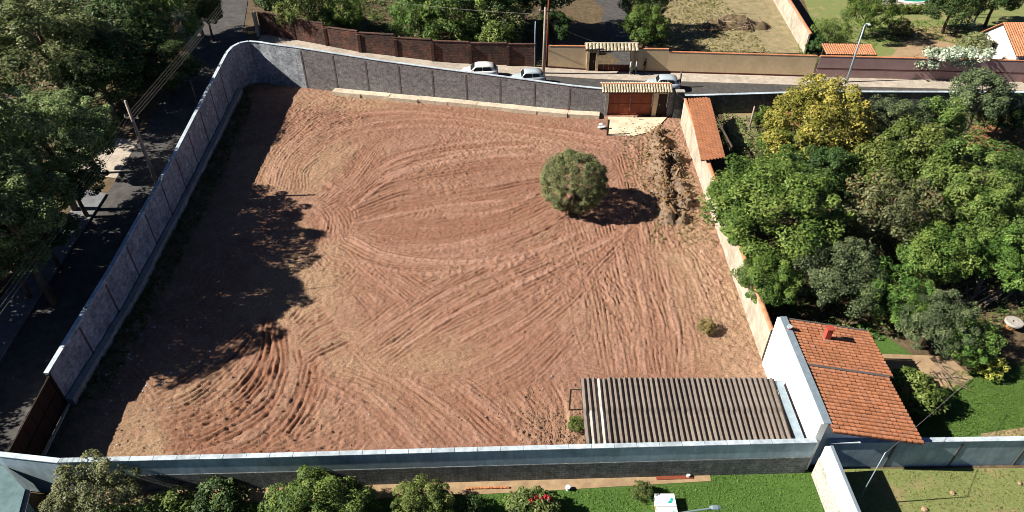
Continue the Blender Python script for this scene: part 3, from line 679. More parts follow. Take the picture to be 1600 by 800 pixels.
# tiled lean-to behind that wall
tile = MB()
tp = [(-.115*math.cos(math.pi*k/5), .085*math.sin(math.pi*k/5)) for k in range(6)]
tile.loft([[(x*(1.08 if i == 0 else .9), -.23 if i == 0 else .23, z+(.018 if i == 0 else 0)) for x, z in tp]+[(x*(.95 if i == 0 else .78), -.23 if i == 0 else .23, z*.75+(.006 if i == 0 else -.01)) for x, z in tp[::-1]] for i in (0, 1)])
tile_me = tile.mesh('tile', M['tile']); tile_grey_me = tile.mesh('tile', M['tile_grey'])
TV = np.array(tile.v); TF = tile.f
def tile_roof(root, o, u, v, nu, nv, me=tile_me, mat='tile', limit=300, near_first=True, parent=None):
    """o = lower corner, u along the eave, v up the slope (full vectors)"""
    o, u, v = Vector(o), Vector(u), Vector(v); par = parent or root
    un, vn = u.normalized(), v.normalized(); nn = un.cross(vn).normalized()
    if nn.z < 0: nn = -nn; flip = True
    else: flip = False
    cells = [(i, j) for j in range(nv) for i in range(nu)]
    cells.sort(key=lambda c: depth(o+u*((c[0]+.5)/nu)+v*((c[1]+.5)/nv)))
    ku, kv = (u.length/nu)/.285, (v.length/nv)/.40
    bv, bf, lv = [], [], []
    rg = random.Random(int(abs(o.x*100))+nu)
    for q, (i, j) in enumerate(cells):
        c = o+u*((i+.5)/nu)+v*((j+.5)/nv)+nn*(.02+rg.uniform(0, .012))
        ux = un if not flip else -un
        ux = (ux+vn*rg.uniform(-.04, .04)).normalized(); vy = nn.cross(ux).normalized()
        Mx = Matrix(((ux.x*ku, vy.x*kv, nn.x, c.x), (ux.y*ku, vy.y*kv, nn.y, c.y), (ux.z*ku, vy.z*kv, nn.z, c.z), (0, 0, 0, 1)))
        if q < limit:
            Mx.translation -= base_of(root); place('tile', me, par, M=Mx)
        else:
            nb = len(bv)*len(TV); A = np.array(Mx); bv.append(TV @ A[:3, :3].T+A[:3, 3]); bf += [tuple(x+nb for x in f) for f in TF]; lv += [rg.random()]*len(TF)
    if bv:
        m_ = bpy.data.meshes.new('tile_courses'); m_.from_pydata((np.concatenate(bv)-np.array(base_of(root))).tolist(), [], bf); m_.materials.append(M[mat])
        m_.attributes.new('lv', 'FLOAT', 'FACE').data.foreach_set('value', lv); m_.update()
        ob = place('tile_courses', m_, par); ob['kind'] = 'stuff'
def roof_slab(root, o, u, v, name='roof', mat='under', th=.06, parent=None):
    o, u, v = Vector(o), Vector(u), Vector(v); mb = MB(); nn = u.cross(v).normalized()
    if nn.z < 0: nn = -nn
    mb.slab([o, o+u, o+u+v, o+v], -nn*th); return mb.build(name, M[mat], parent or root)
t = thing('lean_to', 'clay tiled lean-to roof against the orchard side of cream wall', 'lean-to', (17.6, 57, 0))
o = P(1131, 246, 2.25); u = P(1107, 153, 2.25)-o; v = (P(1098, 251, 2.85)-o)*1.06
rf = roof_slab(t, o, u, v); tile_roof(t, o, u, v, 34, 7, limit=238, parent=rf)
for k in range(4):
    mb = MB(); mb.box((18.85-.1*k, 52.9+2.7*k, 1.05), (.15, .15, 2.2)); mb.build('post', M['wood_dark'], t)
mb = MB(); mb.box((18.72, 56.9, 2.09), (.1, 8.5, .16), R(2)); mb.build('beam', M['wood_dark'], t)
# neighbour's street wall
t = thing('boundary_wall', 'shaded bluish block wall with pale coping between street and orchard', 'wall', (30, 63.3, 0))
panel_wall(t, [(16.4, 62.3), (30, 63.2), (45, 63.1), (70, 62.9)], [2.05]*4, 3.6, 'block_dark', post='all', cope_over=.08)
# wall of the shed corner, running towards the viewer
t = thing('boundary_wall', 'white-topped speckled wall running forward from white house between two lawns', 'wall', (16.3, 15, 0))
for i in range(3):
    y1, y0 = 21.85-i*4.6, 21.85-(i+1)*4.6+.01
    mb = MB(); mb.box((16.22, (y0+y1)/2, .65), (.36, y1-y0, 1.9)); mb.build('panel', M['speckled'], t)
    mb = MB(); mb.box((16.25, (y0+y1)/2, 2.101), (.34, y1-y0-.02, 1.0)); mb.build('white_band', M['white'], t)
    mb = MB(); mb.box((16.40, (y0+y1)/2, 2.625), (.16, y1-y0-.02, .045)); mb.build('flashing', M['metal'], t)
t = thing('boundary_wall', 'low shaded block wall with pale coping right of white house', 'wall', (24, 22.3, 0))
panel_wall(t, [(16.6, 22.3), (22, 22.4), (45, 22.8)], [2.2]*3, 3.4, 'render', post=True, post_w=.12)

# ================================================================== street across: old brick wall, beige wall with gateway, mauve wall
t = thing('brick_wall', 'old sooty red brick wall stepping down the street behind parked cars', 'wall', (-12, 73.5, 1))
zt = [4.55, 4.3, 3.9, 3.75, 3.45, 3.3, 3.2, 3.1]
bp = resample(FL[:4], 9); bp[-1] = (bp[-1][0]-.9, bp[-1][1])
for i in range(8):
    mb = MB(); seg_panel(mb, bp[i], bp[i+1], E(*bp[i])-.3, E(*bp[i+1])-.3, zt[i], zt[i], 0, .22); mb.build('panel', M['oldbrick'], t)
    mb = MB(); seg_panel(mb, bp[i], bp[i+1], zt[i]+.003, zt[i]+.003, zt[i]+.07, zt[i]+.07, -.04, .26); mb.build('coping', M['oldbrick'], t)
    mb = MB(); a = bp[i]; mb.box((a[0]+.15, a[1]-.08, (E(*a)+zt[i])/2-.2), (.3, .16, zt[i]-E(*a)+.1)); mb.build('pier', M['oldbrick'], t)
mb = MB(); mb.box((FL[0][0]-.35, FL[0][1]-.15, 3.2), (.3, .5, 3.0)); mb.build('end_pier', M['plinth'], t)
def on_fl(x): return float(np.interp(x, [p[0] for p in FL], [p[1] for p in FL]))
t = thing('gateway_wall', 'beige rendered wall with tiled gateway and clay coping across the street', 'wall', (16, 71.5, 0))
def xs_at(pxx): return PE(pxx, float(np.interp(pxx, [850, 1050, 1270, 1600], [107, 115.3, 122, 130]))).x
def bwall(x0, x1, zt_, mat, root=t, base=True, capped=True, z0=-.3):
    a, b_ = (x0, on_fl(x0)), (x1, on_fl(x1)); mb = MB(); seg_panel(mb, a, b_, z0, z0, zt_, zt_, 0, .22); mb.build('panel', M[mat], root)
    if base: mb = MB(); seg_panel(mb, a, b_, z0, z0, E(*a)+.32, E(*b_)+.30, -.03, -.003); mb.build('skirting', M['maroon'], root)
    if capped:
        k = max(1, int((x1-x0)/.5))
        for i in range(k):
            c0 = (a[0]+(b_[0]-a[0])*(i+.02)/k, a[1]+(b_[1]-a[1])*(i+.02)/k); c1 = (a[0]+(b_[0]-a[0])*(i+.98)/k, a[1]+(b_[1]-a[1])*(i+.98)/k)
            mb = MB(); seg_panel(mb, c0, c1, zt_+.003, zt_+.003, zt_+.035+.012*rs.random(), zt_+.035, -.03, .27); mb.build('cap_tile', M['tile'], root)
xa, xb, xc, xd, xe = xs_at(856), xs_at(917), xs_at(931), xs_at(985), xs_at(1040)
xf = xs_at(1268)
bwall(xa, xb, 2.95, 'beige'); 
bwall(xb, xc, 2.95, 'beige', base=False, capped=False, z0=2.3)
bwall(xd, xe, 2.75, 'beige'); bwall(xe, (xe+xf)/2, 2.45, 'beige'); bwall((xe+xf)/2+.01, xf, 2.45, 'beige')
for x in (xb, xc, xd):
    mb = MB(); mb.box((x, on_fl(x)-.02, 1.35), (.28, .34, 3.0)); mb.build('pier', M['beige'], t)
mb = MB(); mb.box(((xb+xc)/2, on_fl(xb)+.1, 1.25), (xc-xb-.3, .06, 2.1)); dr = mb.build('door', M['darkgate'], t)
mb = MB(); mb.box((xc-.35, on_fl(xb)+.055, 1.25), (.04, .05, .2)); mb.build('handle', M['metal'], dr)
for k in range(6):
    mb = MB(); x0 = xc+.2+(xd-xc-.4)*k/6; x1 = xc+.2+(xd-xc-.4)*(k+.96)/6; mb.box(((x0+x1)/2, on_fl(x0)+.1, .5), (x1-x0, .05, .85)); mb.build('low_gate_panel', M['maroon'], t)
x0, x1 = xs_at(911), xs_at(992); yy = on_fl((x0+x1)/2)
for sgn in (1, -1):
    o, u, v = V((x0, yy+.1-sgn*.95, 2.85)), V((x1-x0, 0, 0)), V((0, sgn*.93, .42))
    rf = roof_slab(t, o, u, v, 'gateway_roof')
    tile_roof(t, o, u, v, 15, 3, me=tile_grey_me, mat='tile_grey', parent=rf)
mb = MB(); mb.tube([(x0, yy+.1, 3.33), (x1, yy+.1, 3.33)], .09, 8); mb.build('ridge_tile', M['tile_grey'], t)
t = thing('mauve_wall', 'mauve rendered wall with clay tile coping along the far pavement', 'wall', (43, 70, 0))
xm, xn = xs_at(1272), xs_at(1596); xs_ = [xm+(xn-xm)*i/5 for i in range(6)]
for i in range(5):
    bwall(xs_[i]+.005, xs_[i+1]-.005, 2.45, 'mauve', t, base=False)
    a, b_ = (xs_[i], on_fl(xs_[i])), (xs_[i+1], on_fl(xs_[i+1])); mb = MB(); seg_panel(mb, a, b_, 1.1, 1.1, 1.18, 1.18, -.025, -.002); mb.build('band', M['maroon'], t)
mb = MB(); mb.box((xn+.2, on_fl(xn), 1.3), (.4, .5, 2.9)); mb.build('end_pier', M['maroon'], t)
# small tiled shelter roof behind the mauve wall
t = thing('lean_to', 'narrow clay tiled roof strip behind the mauve wall beside leaning lamp post', 'lean-to', (36, 71.6, 0))
o, u, v = V((33.2, 71.05, 2.5)), V((5.3, -.2, 0)), V((.0, 1.9, .35)); rf = roof_slab(t, o, u, v); tile_roof(t, o, u, v, 22, 5, parent=rf)
for k in range(3):
    mb = MB(); mb.box((33.5+2.3*k, 72.7, 1.25), (.14, .14, 2.6)); mb.build('post', M['wood_dark'], t)
# yard divider wall far right of centre
t = thing('boundary_wall', 'whitewashed stained wall with clay coping dividing vacant yard from far garden', 'wall', (31, 84, 0))
p0, p1 = P(1258, 84, 0), P(1195, -25, 0)
dw = [(p0.x, p0.y), ((p0.x+p1.x)/2, (p0.y+p1.y)/2), (p1.x, p1.y)]
panel_wall(t, dw, [2.3]*3, 3.5, 'weathered', post=False, cope=False)
for i in range(44):
    zf, Lt, _ = zint(dw, [2.3]*3); a, an = along(dw, (i+.5)*Lt/44)
    place('cap_tile', cap_me, t, loc=V((a[0]+.09, a[1], 2.3))-base_of(t), rot=(0, 0, an-math.pi/2), scl=(1, Lt/44/.4, 1))

# ================================================================== plot gate with tiled canopy
t = thing('entrance_gate', 'rust brown double gate and door under a tiled canopy opening onto plot', 'gate', (12, 62.3, 0))
gx0, gx1 = P(949, 180).x, P(1016, 180).x; gy_ = 62.35; dx0, dx1 = P(1025, 181).x, P(1040, 181).x; ex = P(1052, 181).x
for k in range(2):
    a0 = gx0+(gx1-gx0)*k/2; a1 = gx0+(gx1-gx0)*(k+1)/2-.03
    mb = MB(); mb.box(((a0+a1)/2, gy_, 1.22), (a1-a0, .05, 2.36)); lf = mb.build('gate_leaf', M['rust'], t)
    for z in (.15, 1.2, 2.3):
        mb = MB(); mb.box(((a0+a1)/2, gy_-.045, z), (a1-a0-.04, .035, .09)); mb.build('rail', M['rust'], lf)
    for q in range(3):
        mb = MB(); mb.box((a0+.08+(a1-a0-.16)*q/2, gy_-.04, 1.22), (.07, .025, 2.2)); mb.build('stile', M['rust'], lf)
mb = MB(); mb.box((gx0-.2, gy_, 1.35), (.3, .3, 2.9)); mb.build('pillar', M['concrete'], t)
mb = MB(); mb.box(((gx1+dx0)/2, gy_-.04, 1.35), (.42, .36, 2.9)); mb.build('pillar', M['beige'], t)
mb = MB(); mb.box(((dx0+dx1)/2, gy_-.04, 2.5), (dx1-dx0+.02, .32, .3)); mb.build('lintel', M['beige'], t)
mb = MB(); mb.box(((dx0+dx1)/2, gy_+.05, 1.15), (dx1-dx0-.1, .06, 2.3)); dr = mb.build('door', M['darkgate'], t)
mb = MB(); mb.box((dx0+.2, gy_, 1.15), (.05, .05, .15)); mb.build('handle', M['metal'], dr)
mb = MB(); mb.box(((dx1+ex)/2+.05, gy_, 1.3), (ex-dx1, .3, 2.8)); mb.build('side_panel', M['block'], t)
cx0, cx1 = P(941, 147, 2.7).x, P(1052, 147, 2.7).x
for sgn in (1, -1):
    o, u, v = V((cx0, gy_+.25-sgn*1.05, 2.78)), V((cx1-cx0, 0, 0)), V((0, sgn*1.04, .36)); rf = roof_slab(t, o, u, v, 'canopy_roof')
    tile_roof(t, o, u, v, 26, 3, me=tile_grey_me, mat='tile_grey', parent=rf)
mb = MB(); mb.tube([(cx0, gy_+.25, 3.19), (cx1, gy_+.25, 3.19)], .09, 8); mb.build('ridge_tile', M['tile'], t)
t = thing('pillar_wall', 'short dark block wall between entrance canopy and cream boundary wall', 'wall', (16.0, 61.9, 0))
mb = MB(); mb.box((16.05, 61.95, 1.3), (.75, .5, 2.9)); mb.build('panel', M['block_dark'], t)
mb = MB(); mb.box((16.05, 61.95, 2.78), (.85, .6, .05)); mb.build('coping', M['concrete'], t)

# ================================================================== corrugated shed
t = thing('shed', 'low open shed with weathered corrugated fibre cement roof beside white house', 'shed', (9.3, 24, 0))
sx0, sx1, sy0, sy1, sz0, sz1 = 3.9, 14.85, 22.45, 26.6, 1.95, 2.3
N = 37; pit = (sx1-sx0)/N
sm = MB(); Ls = math.hypot(sy1-sy0, sz1-sz0)
prof = [(-pit*.62+pit*1.24*k/10, .075*math.cos(2*math.pi*(-.62+1.24*k/10))) for k in range(11)]
rr = random.Random(4)
sm.loft([[(x, yv, z) for x, z in prof]+[(x, yv, z-.012) for x, z in prof[::-1]] for yv in (-Ls/2, -Ls/6, Ls/6, Ls/2)])
sm_me = sm.mesh('roof_sheet', M['fibro'], smooth=False); sp_me = sm.mesh('roof_sheet', M['fibro_pale'])
sl = math.atan2(sz1-sz0, sy1-sy0)
for i in range(N):
    for row in (0, 1):
        pale = (i, row) in ((1, 0), (3, 1), (3, 0)); yc = sy0+(sy1-sy0)*(.25 if row == 0 else .745); ys_ = .53
        place('roof_sheet', sp_me if pale else sm_me, t, loc=V((sx0+pit*(i+.5)+rr.uniform(-.012, .012), yc+rr.uniform(-.03, .03)+(rr.uniform(-.10, .02) if i < 5 else 0), sz0+(sz1-sz0)*(yc-sy0)/(sy1-sy0)+.004*(i % 2)+.022*row+rr.uniform(-.006, .006)))-base_of(t), rot=(sl+rr.uniform(-.006, .006), rr.uniform(-.05, .05), rr.uniform(-.012, .012)), scl=(1, ys_, 1.05))
for yv in (sy0+.3, (sy0+sy1)/2, sy1-.3):
    zz = sz0+(sz1-sz0)*(yv-sy0)/(sy1-sy0)-.17; mb = MB(); mb.box(((sx0+sx1)/2, yv, zz), (sx1-sx0-.1, .09, .14)); mb.build('purlin', M['wood_dark'], t)
for i in range(6):
    x = sx0+.25+(sx1-sx0-.5)*i/5
    for yv in (sy0+.3, sy1-.3):
        zz = sz0+(sz1-sz0)*(yv-sy0)/(sy1-sy0)-.24; mb = MB(); mb.box((x, yv, zz/2-.05), (.13, .13, zz+.1)); mb.build('post', M['wood'], t)
mb = MB(); mb.box((sx1+.33, (sy0+sy1)/2, 2.1), (.42, sy1-sy0, .10)); mb.build('gutter', M['metal'], t)
mb = MB(); mb.box((sx0-.55, sy1-.35, .9), (.1, .1, 1.9)); mb.build('side_frame_post', M['wood'], t)
mb = MB(); mb.box((sx0-.28, sy1-.35, 1.83), (.64, .08, .08)); mb.build('side_frame_rail', M['wood'], t)
t = thing('timber_beam', 'pale timber beam lying along the wall beside shed corner', 'beam', (2.9, 22.5, 0))
mb = MB(); mb.box((3.2, 22.25, 1.75), (2.0, .12, .12)); mb.build('beam', M['wood'], t)
mb = MB(); mb.box((2.5, 22.25, .85), (.1, .1, 1.7)); mb.build('prop', M['wood'], t)

# ================================================================== white house with clay roof
t = thing('house', 'white house with orange clay tile roof and red chimney by cream wall', 'house', (18.3, 25.8, 0))
hx0, hx1, hy0, hyr, hy1 = 16.12, 21.0, 21.75, 26.2, 29.75; zL, zR = 3.85, 2.85      # one pitch, high at the gable, falling to the garden
mb = MB(); mb.box((20.6, (22.5+hy1)/2, 1.3), (.2, hy1-22.5-.5, 2.8)); mb.build('wall', M['white'], t)
for yv in (22.58, hy1-.3):
    mb = MB(); mb.slab([(16.1, yv, -.1), (20.45, yv, -.1), (20.45, yv, 2.72), (16.1, yv, 3.6)], (0, .2, 0)); mb.build('wall', M['white'], t)
mb = MB(); pf = [(hy0-.45, -.1), (hy1+.1, -.1), (hy1+.1, 4.0), (hyr, 3.95), (hy0-.45, 3.25)]
pf = [(22.2, -.1), (hy1+.1, -.1), (hy1+.1, 4.02), (hyr, 3.99), (23.6, 3.96), (22.2, 3.93)]
mb.slab([(15.62, y, z) for y, z in pf][::-1], (.36, 0, 0)); mb.build('gable_wall', M['white'], t)
for (y0, z0), (y1, z1) in zip(pf[:1:-1][:-1], pf[:1:-1][1:]):
    mb = MB(); mb.slab([(15.76, y0, z0+.003), (16.16, y0, z0+.003), (16.16, y1, z1+.003), (15.76, y1, z1+.003)], (0, 0, .05)); mb.build('flashing', M['metal'], t)
for ya, yb, xr in ((hy0, hyr-.03, 20.95), (hyr+.03, hy1, 21.25)):
    zr_ = zL+(zR-zL)*(xr-hx0)/(hx1-hx0)+(.05 if ya > hyr else 0); zl_ = zL+(.05 if ya > hyr else 0)
    o, u, v = V((xr, ya, zr_)), V((0, yb-ya, 0)), V((hx0-xr, 0, zl_-zr_)); rf = roof_slab(t, o, u, v, 'roof')
    tile_roof(t, o, u, v, 18 if ya < hyr else 15, 15, limit=225 if ya < hyr else 75, parent=rf)
    mb = MB(); mb.slab([(xr+.01, ya, zr_-.06), (xr+.12, ya, zr_-.06), (xr+.12, yb, zr_-.06), (xr+.01, yb, zr_-.06)], (0, 0, .07)); mb.build('eave_board', M['post'], rf)
zat = lambda x: zL+(zR-zL)*(x-hx0)/(hx1-hx0)
mb = MB(); mb.slab([(hx0, hyr-.07, zL+.10), (21.1, hyr-.07, zat(21.1)+.10), (21.1, hyr+.07, zat(21.1)+.12), (hx0, hyr+.07, zL+.12)], (0, 0, .03)); mb.build('joint_flashing', M['post'], t)
mb = MB(); mb.slab([(hx0, hy1+.01, zL+.06), (21.25, hy1+.01, zat(21.25)+.06), (21.25, hy1+.12, zat(21.25)+.06), (hx0, hy1+.12, zL+.06)], (0, 0, .07)); mb.build('verge_board', M['post'], t)
cc = P(1290, 531, 3.4); cx_, cy = cc.x, cc.y; cz_ = zat(cx_)
mb = MB(); mb.box((cx_, cy, cz_+.38), (.32, .32, 1.0)); ch = mb.build('chimney', M['brickred'], t)
mb = MB(); mb.box((cx_, cy, cz_+.92), (.42, .42, .08)); mb.build('chimney_cap', M['brickred'], ch)
mb = MB(); mb.box((cx_, cy, cz_+.09), (.55, .52, .06), M=Matrix.Rotation(math.atan2(zL-zR, hx1-hx0), 3, 'Y')); mb.build('flashing', M['metal'], ch)
cc = P(1231, 519, 3.8); mb = MB(); mb.tube([(cc.x, cc.y, 3.5), (cc.x, cc.y, 4.2)], .09, 10); vp = mb.build('vent_pipe', M['brickred'], t)
mb = MB(); mb.tube([(cc.x, cc.y, 4.21), (cc.x, cc.y, 4.3)], .16, 10); mb.build('vent_cap', M['coping'], vp)
# far white house at the right edge
t = thing('house', 'far white gable house with clay tile roof behind mauve wall', 'house', (57, 76, 0))
hA, hB, hC = P(1536, 62, 2.2), P(1558, 26, 4.6), P(1596, 92, 2.0)
fx, fy0, fym, fy1 = hA.x+.3, 70.0, 72.9, 76.6
mb = MB(); pg = [(fy0, -.2), (fy1, -.2), (fy1, 2.6), ((fy0+fy1)/2+.6, 4.7), (fy0, 2.9)]
mb.slab([(fx, y, z) for y, z in pg][::-1], (.3, 0, 0)); mb.build('gable_wall', M['white'], t)
ym = (fy0+fy1)/2+.6
for ya, za, nv in ((fy0-.3, 2.85, 11), (fy1+.3, 2.5, 9)):
    o, u, v = V((fx-.25, ya, za)), V((11, 0, 0)), V((0, ym-ya, 4.78-za)); rf = roof_slab(t, o, u, v, 'roof'); tile_roof(t, o, u, v, 44, nv, limit=60, parent=rf)
mb = MB(); mb.box((fx+5.5, fy0+.2, 1.3), (10.6, .25, 3.0)); mb.build('wall', M['white'], t)
mb = MB(); mb.box((fx-.02, 73.9, 2.1), (.06, 1.0, 1.2)); wn = mb.build('window', M['wood'], t)
mb = MB(); mb.box((fx-.06, 73.9, 2.1), (.03, .84, 1.04)); mb.build('pane', M['glass'], wn)
mb = MB(); mb.box((fx-.02, 71.4, 1.5), (.06, .9, 1.0)); wn = mb.build('window', M['wood'], t)
mb = MB(); mb.box((fx-.06, 71.4, 1.5), (.03, .74, .84)); mb.build('pane', M['glass'], wn)
# pale roofed outbuilding at the lower left edge
t = thing('outbuilding', 'pale sheet-roofed outbuilding at the lower corner beside wing wall', 'shed', (-26, 17.5, 0))
q = [P(4, 728, 1.9), P(39, 765, 1.9), P(22, 830, 1.9), P(-60, 830, 1.9), P(-60, 740, 1.9)]
for k in range(4):
    pass
mb = MB(); mb.slab(q[::-1], (0, 0, -.06)); mb.build('roof', M['tealroof'], t)
mb = MB(); mb.prism([(p.x-.15 if p.x > -26 else p.x, p.y-.15) for p in q][::-1], -.2, 1.82); mb.build('wall', M['render'], t)
mb = MB(); mb.slab([P(40, 764, 1.75), P(48, 766, 1.75), P(32, 830, 1.75), P(23, 830, 1.75)][::-1], (0, 0, -.05)); mb.build('eave_gutter', M['concrete'], t)

# ================================================================== trees and plants
def leaf_cloud(C, Rr, Nrm, per, size, asp, r, up=.35, droop=.0, flat=.6):
    """leaves round clump centres C with radii Rr; returns quads and a tone per leaf"""
    n = len(C)*per
    ci = np.repeat(np.arange(len(C)), per)
    d = r.normal(size=(n, 3)); d /= np.linalg.norm(d, axis=1)[:, None]
    d = d+Nrm[ci]*.55; d /= np.linalg.norm(d, axis=1)[:, None]
    pos = C[ci]+d*(Rr[ci]*r.uniform(.45, 1.05, n)**.6)[:, None]*np.array([1, 1, flat+.25])
    nr = d*.7+r.normal(size=(n, 3))*.45+np.array([0, 0, up]); nr /= np.linalg.norm(nr, axis=1)[:, None]
    a = np.cross(nr, r.normal(size=(n, 3))); a /= np.linalg.norm(a, axis=1)[:, None]
    b_ = np.cross(nr, a); s = size*r.uniform(.65, 1.35, n)[:, None]
    tip = pos+a*s-np.array([0, 0, 1])*droop*s
    base = pos-a*s*.6; mid = pos+nr*s*.16
    q = np.stack([base, mid+b_*s*asp, tip, mid-b_*s*asp], 1).reshape(-1, 3)
    tone = np.clip(r.uniform(.0, 1, len(C))[ci]*.5+r.uniform(0, 1, n)*.5, 0, 1)
    return q, tone
def crown_shape(seed, nclump, rz=.8, lob=.28, low=-.55, cl=.24, inner=.25, jit=.30):
    r = np.random.RandomState(seed); bumps = r.normal(size=(9, 3)); bumps /= np.linalg.norm(bumps, axis=1)[:, None]; ba = r.uniform(-.6, 1.0, 9)
    i = np.arange(int(nclump*1.5))+.5; ph = np.arccos(1-2*i/len(i)); th = math.pi*(1+5**.5)*i
    d = np.stack([np.cos(th)*np.sin(ph), np.sin(th)*np.sin(ph), np.cos(ph)], 1)+r.normal(size=(len(i), 3))*.16
    d /= np.linalg.norm(d, axis=1)[:, None]; d = d[d[:, 2] > low]; r.shuffle(d); d = d[:nclump]
    rad = 1+lob*(np.exp(3.2*(d @ bumps.T-1)) @ ba)+r.uniform(-jit, .07, len(d))
    spr = r.rand(len(d)) < .33*jit; rad[spr] += .14*min(1, jit*4)
    k = r.rand(len(d)) < inner; rad[k] *= r.uniform(.45, .8, k.sum())
    C = d*rad[:, None]*(1-cl*.6); C[:, 2] *= rz
    rr2 = cl*r.uniform(.6, 1.3, len(C)); rr2[spr] *= .6; return C, rr2, d, r
def crown_mesh(name, seed, nclump, per, size, asp=.42, rz=.8, lob=.28, low=-.55, cl=.24, inner=.25, up=.85, droop=0., mat=None, jit=.30):
    C, Rr, D, r = crown_shape(seed, nclump, rz, lob, low, cl, inner, jit)
    q, tone = leaf_cloud(C, Rr, D, per, size, asp, r, up, droop)
    f = np.arange(len(q)).reshape(-1, 4)
    return nmesh(name, q, f, mat or L['forest'], {'lv': tone}), C
def trunk_mesh(name, C, seed, hbase, r0):
    """unit-crown trunk: from -hbase below the crown centre up into it, limbs reaching out to clumps"""
    rg = random.Random(seed); mb = MB()
    mb.tube([(0, 0, -hbase), (.03, .02, -hbase*.6), (-.02, .03, -hbase*.25), (.0, 0, .15)], [r0*1.25, r0, r0*.85, r0*.45], 7)
    for c in rg.sample(list(C), min(9, len(C))):
        s0 = rg.uniform(-.5, .0)*hbase*.8; m1 = (c[0]*.45+rg.uniform(-.06, .06), c[1]*.45+rg.uniform(-.06, .06), s0*.4+c[2]*.5)
        mb.tube([(0, 0, s0), m1, tuple(c)], [r0*.5, r0*.3, r0*.1], 5)
    return mb.mesh(name, M['bark'], smooth=True, uv=False)
PROTO = {}
def proto(key, **kw):
    for i in range(2):
        me_, C = crown_mesh('crown', hash_(key)+i*17, **kw); PROTO[key, i] = (me_, trunk_mesh('trunk', C, i+3, 1.55, .065))
def hash_(k): return sum(ord(c)*(i+3) for i, c in enumerate(k)) % 9973
proto('broad', nclump=100, per=170, size=.044, asp=.46, rz=.82, lob=.34, cl=.25, inner=.22)
proto('dense', nclump=115, per=170, size=.037, asp=.40, rz=.86, lob=.25, cl=.21, inner=.2)
proto('airy', nclump=62, per=130, size=.052, asp=.36, rz=.8, lob=.55, cl=.27, inner=.3, up=.7)
proto('shrub', nclump=42, per=80, size=.10, asp=.34, rz=.75, lob=.45, low=-.4, cl=.34, inner=.3)
proto('drooping', nclump=60, per=100, size=.095, asp=.16, rz=.95, lob=.4, cl=.27, droop=.5, up=.5)
proto('big', nclump=175, per=200, size=.029, asp=.44, rz=.8, lob=.42, cl=.19, inner=.22)
tree_n = 0
def tree(name, label, p, zc, rpx, kind, mat, cat='tree', group=None, squash=1.0, sx=1.0, zabs=False):
    """crown centred at pixel p at height zc above the ground under it, crown radius rpx pixels"""
    global tree_n
    tree_n += 1; rg = random.Random(tree_n*13+5)
    c = P(p[0], p[1], zc)
    for _ in range(4): c = P(p[0], p[1], E(c.x, c.y)+zc)
    if inpoly(np.array([c.x]), np.array([c.y]), PLOT)[0]: c = P(p[0], p[1], zc)
    g = c.z-zc; r_ = rpx*depth(c)/FPX
    cm, tm = PROTO[kind, tree_n % 2]
    t = thing(name, label, cat, (c.x, c.y, g), group)
    o_ = place('crown', cm, t, loc=(0, 0, zc), rot=(0, 0, rg.uniform(0, 6.28)), scl=(r_*sx, r_, r_*squash))
    o_.material_slots[0].link = 'OBJECT'; o_.material_slots[0].material = L[mat]
    k = zc/1.55
    tr = place('trunk', tm, t, loc=(0, 0, zc), rot=(0, 0, rg.uniform(0, 6.28)), scl=(min(r_, 3.4), min(r_, 3.4), k))
    return t
# --- the lone round bush on the plot
t = thing('round_tree', 'lone round olive-green tree standing on the bare red plot', 'tree', tuple(P(896, 327)))
bc = P(897, 283, 2.55)
cm, C = crown_mesh('crown', 55, 520, 105, .030, .34, .94, .05, -.9, .13, .06, mat=L['olive'], jit=.10)
place('crown', cm, t, loc=V((bc.x, bc.y, 2.6))-base_of(t), scl=(2.5, 2.5, 2.42))
place('trunk', trunk_mesh('trunk', C*.35, 9, .95, .045), t, loc=V((bc.x, bc.y, 2.6))-base_of(t), scl=(2.62, 2.62, 2.75))
GO = 'trees of the walled orchard'
tree('orchard_tree', 'yellow-leaved tree next to the tiled lean-to roof', (1278, 190), 4.2, 78, 'dense', 'yellow', group=GO, sx=1.1)
tree('orchard_tree', 'large bright green tree overhanging the cream wall', (1196, 315), 4.4, 104, 'big', 'bright', group=GO, squash=.9)
tree('orchard_tree', 'dark grey-green round tree just behind white house chimney', (1310, 428), 3.2, 62, 'dense', 'greygreen', group=GO)
tree('orchard_tree', 'small bright tree squeezed between cream wall and dark round tree', (1200, 440), 2.6, 42, 'broad', 'bright', group=GO)
tree('orchard_tree', 'grey-green tree immediately right of the yellow tree', (1398, 195), 3.6, 52, 'dense', 'greygreen', group=GO)
tree('orchard_tree', 'light green tree near street wall below white blossom shrub', (1470, 190), 3.6, 48, 'airy', 'lime', group=GO)
tree('orchard_tree', 'slender pale green tree rising above street wall at upper right', (1533, 150), 4.6, 40, 'broad', 'greygreen', group=GO)
tree('orchard_tree', 'small deep green tree under the slender pale tree', (1568, 180), 2.6, 30, 'broad', 'deep', group=GO)
tree('orchard_tree', 'sparse brownish tree in the middle of the orchard', (1384, 335), 4.0, 66, 'airy', 'brown', group=GO, squash=1.1)
tree('orchard_tree', 'wide light green tree behind the sparse brownish tree', (1420, 265), 3.8, 66, 'broad', 'lime', group=GO)
tree('orchard_tree', 'big bright green tree filling the right side of orchard', (1522, 318), 4.2, 84, 'big', 'lime', group=GO)
tree('orchard_tree', 'green tree above the stacked timber at right edge', (1584, 408), 3.4, 48, 'broad', 'bright', group=GO)
tree('orchard_tree', 'fresh green shrubby tree between brownish tree and mixed thicket', (1408, 470), 2.4, 46, 'drooping', 'bright', group=GO)
tree('orchard_tree', 'dusty green tree in front of the stacked timber', (1462, 502), 2.4, 50, 'dense', 'greygreen', group=GO)
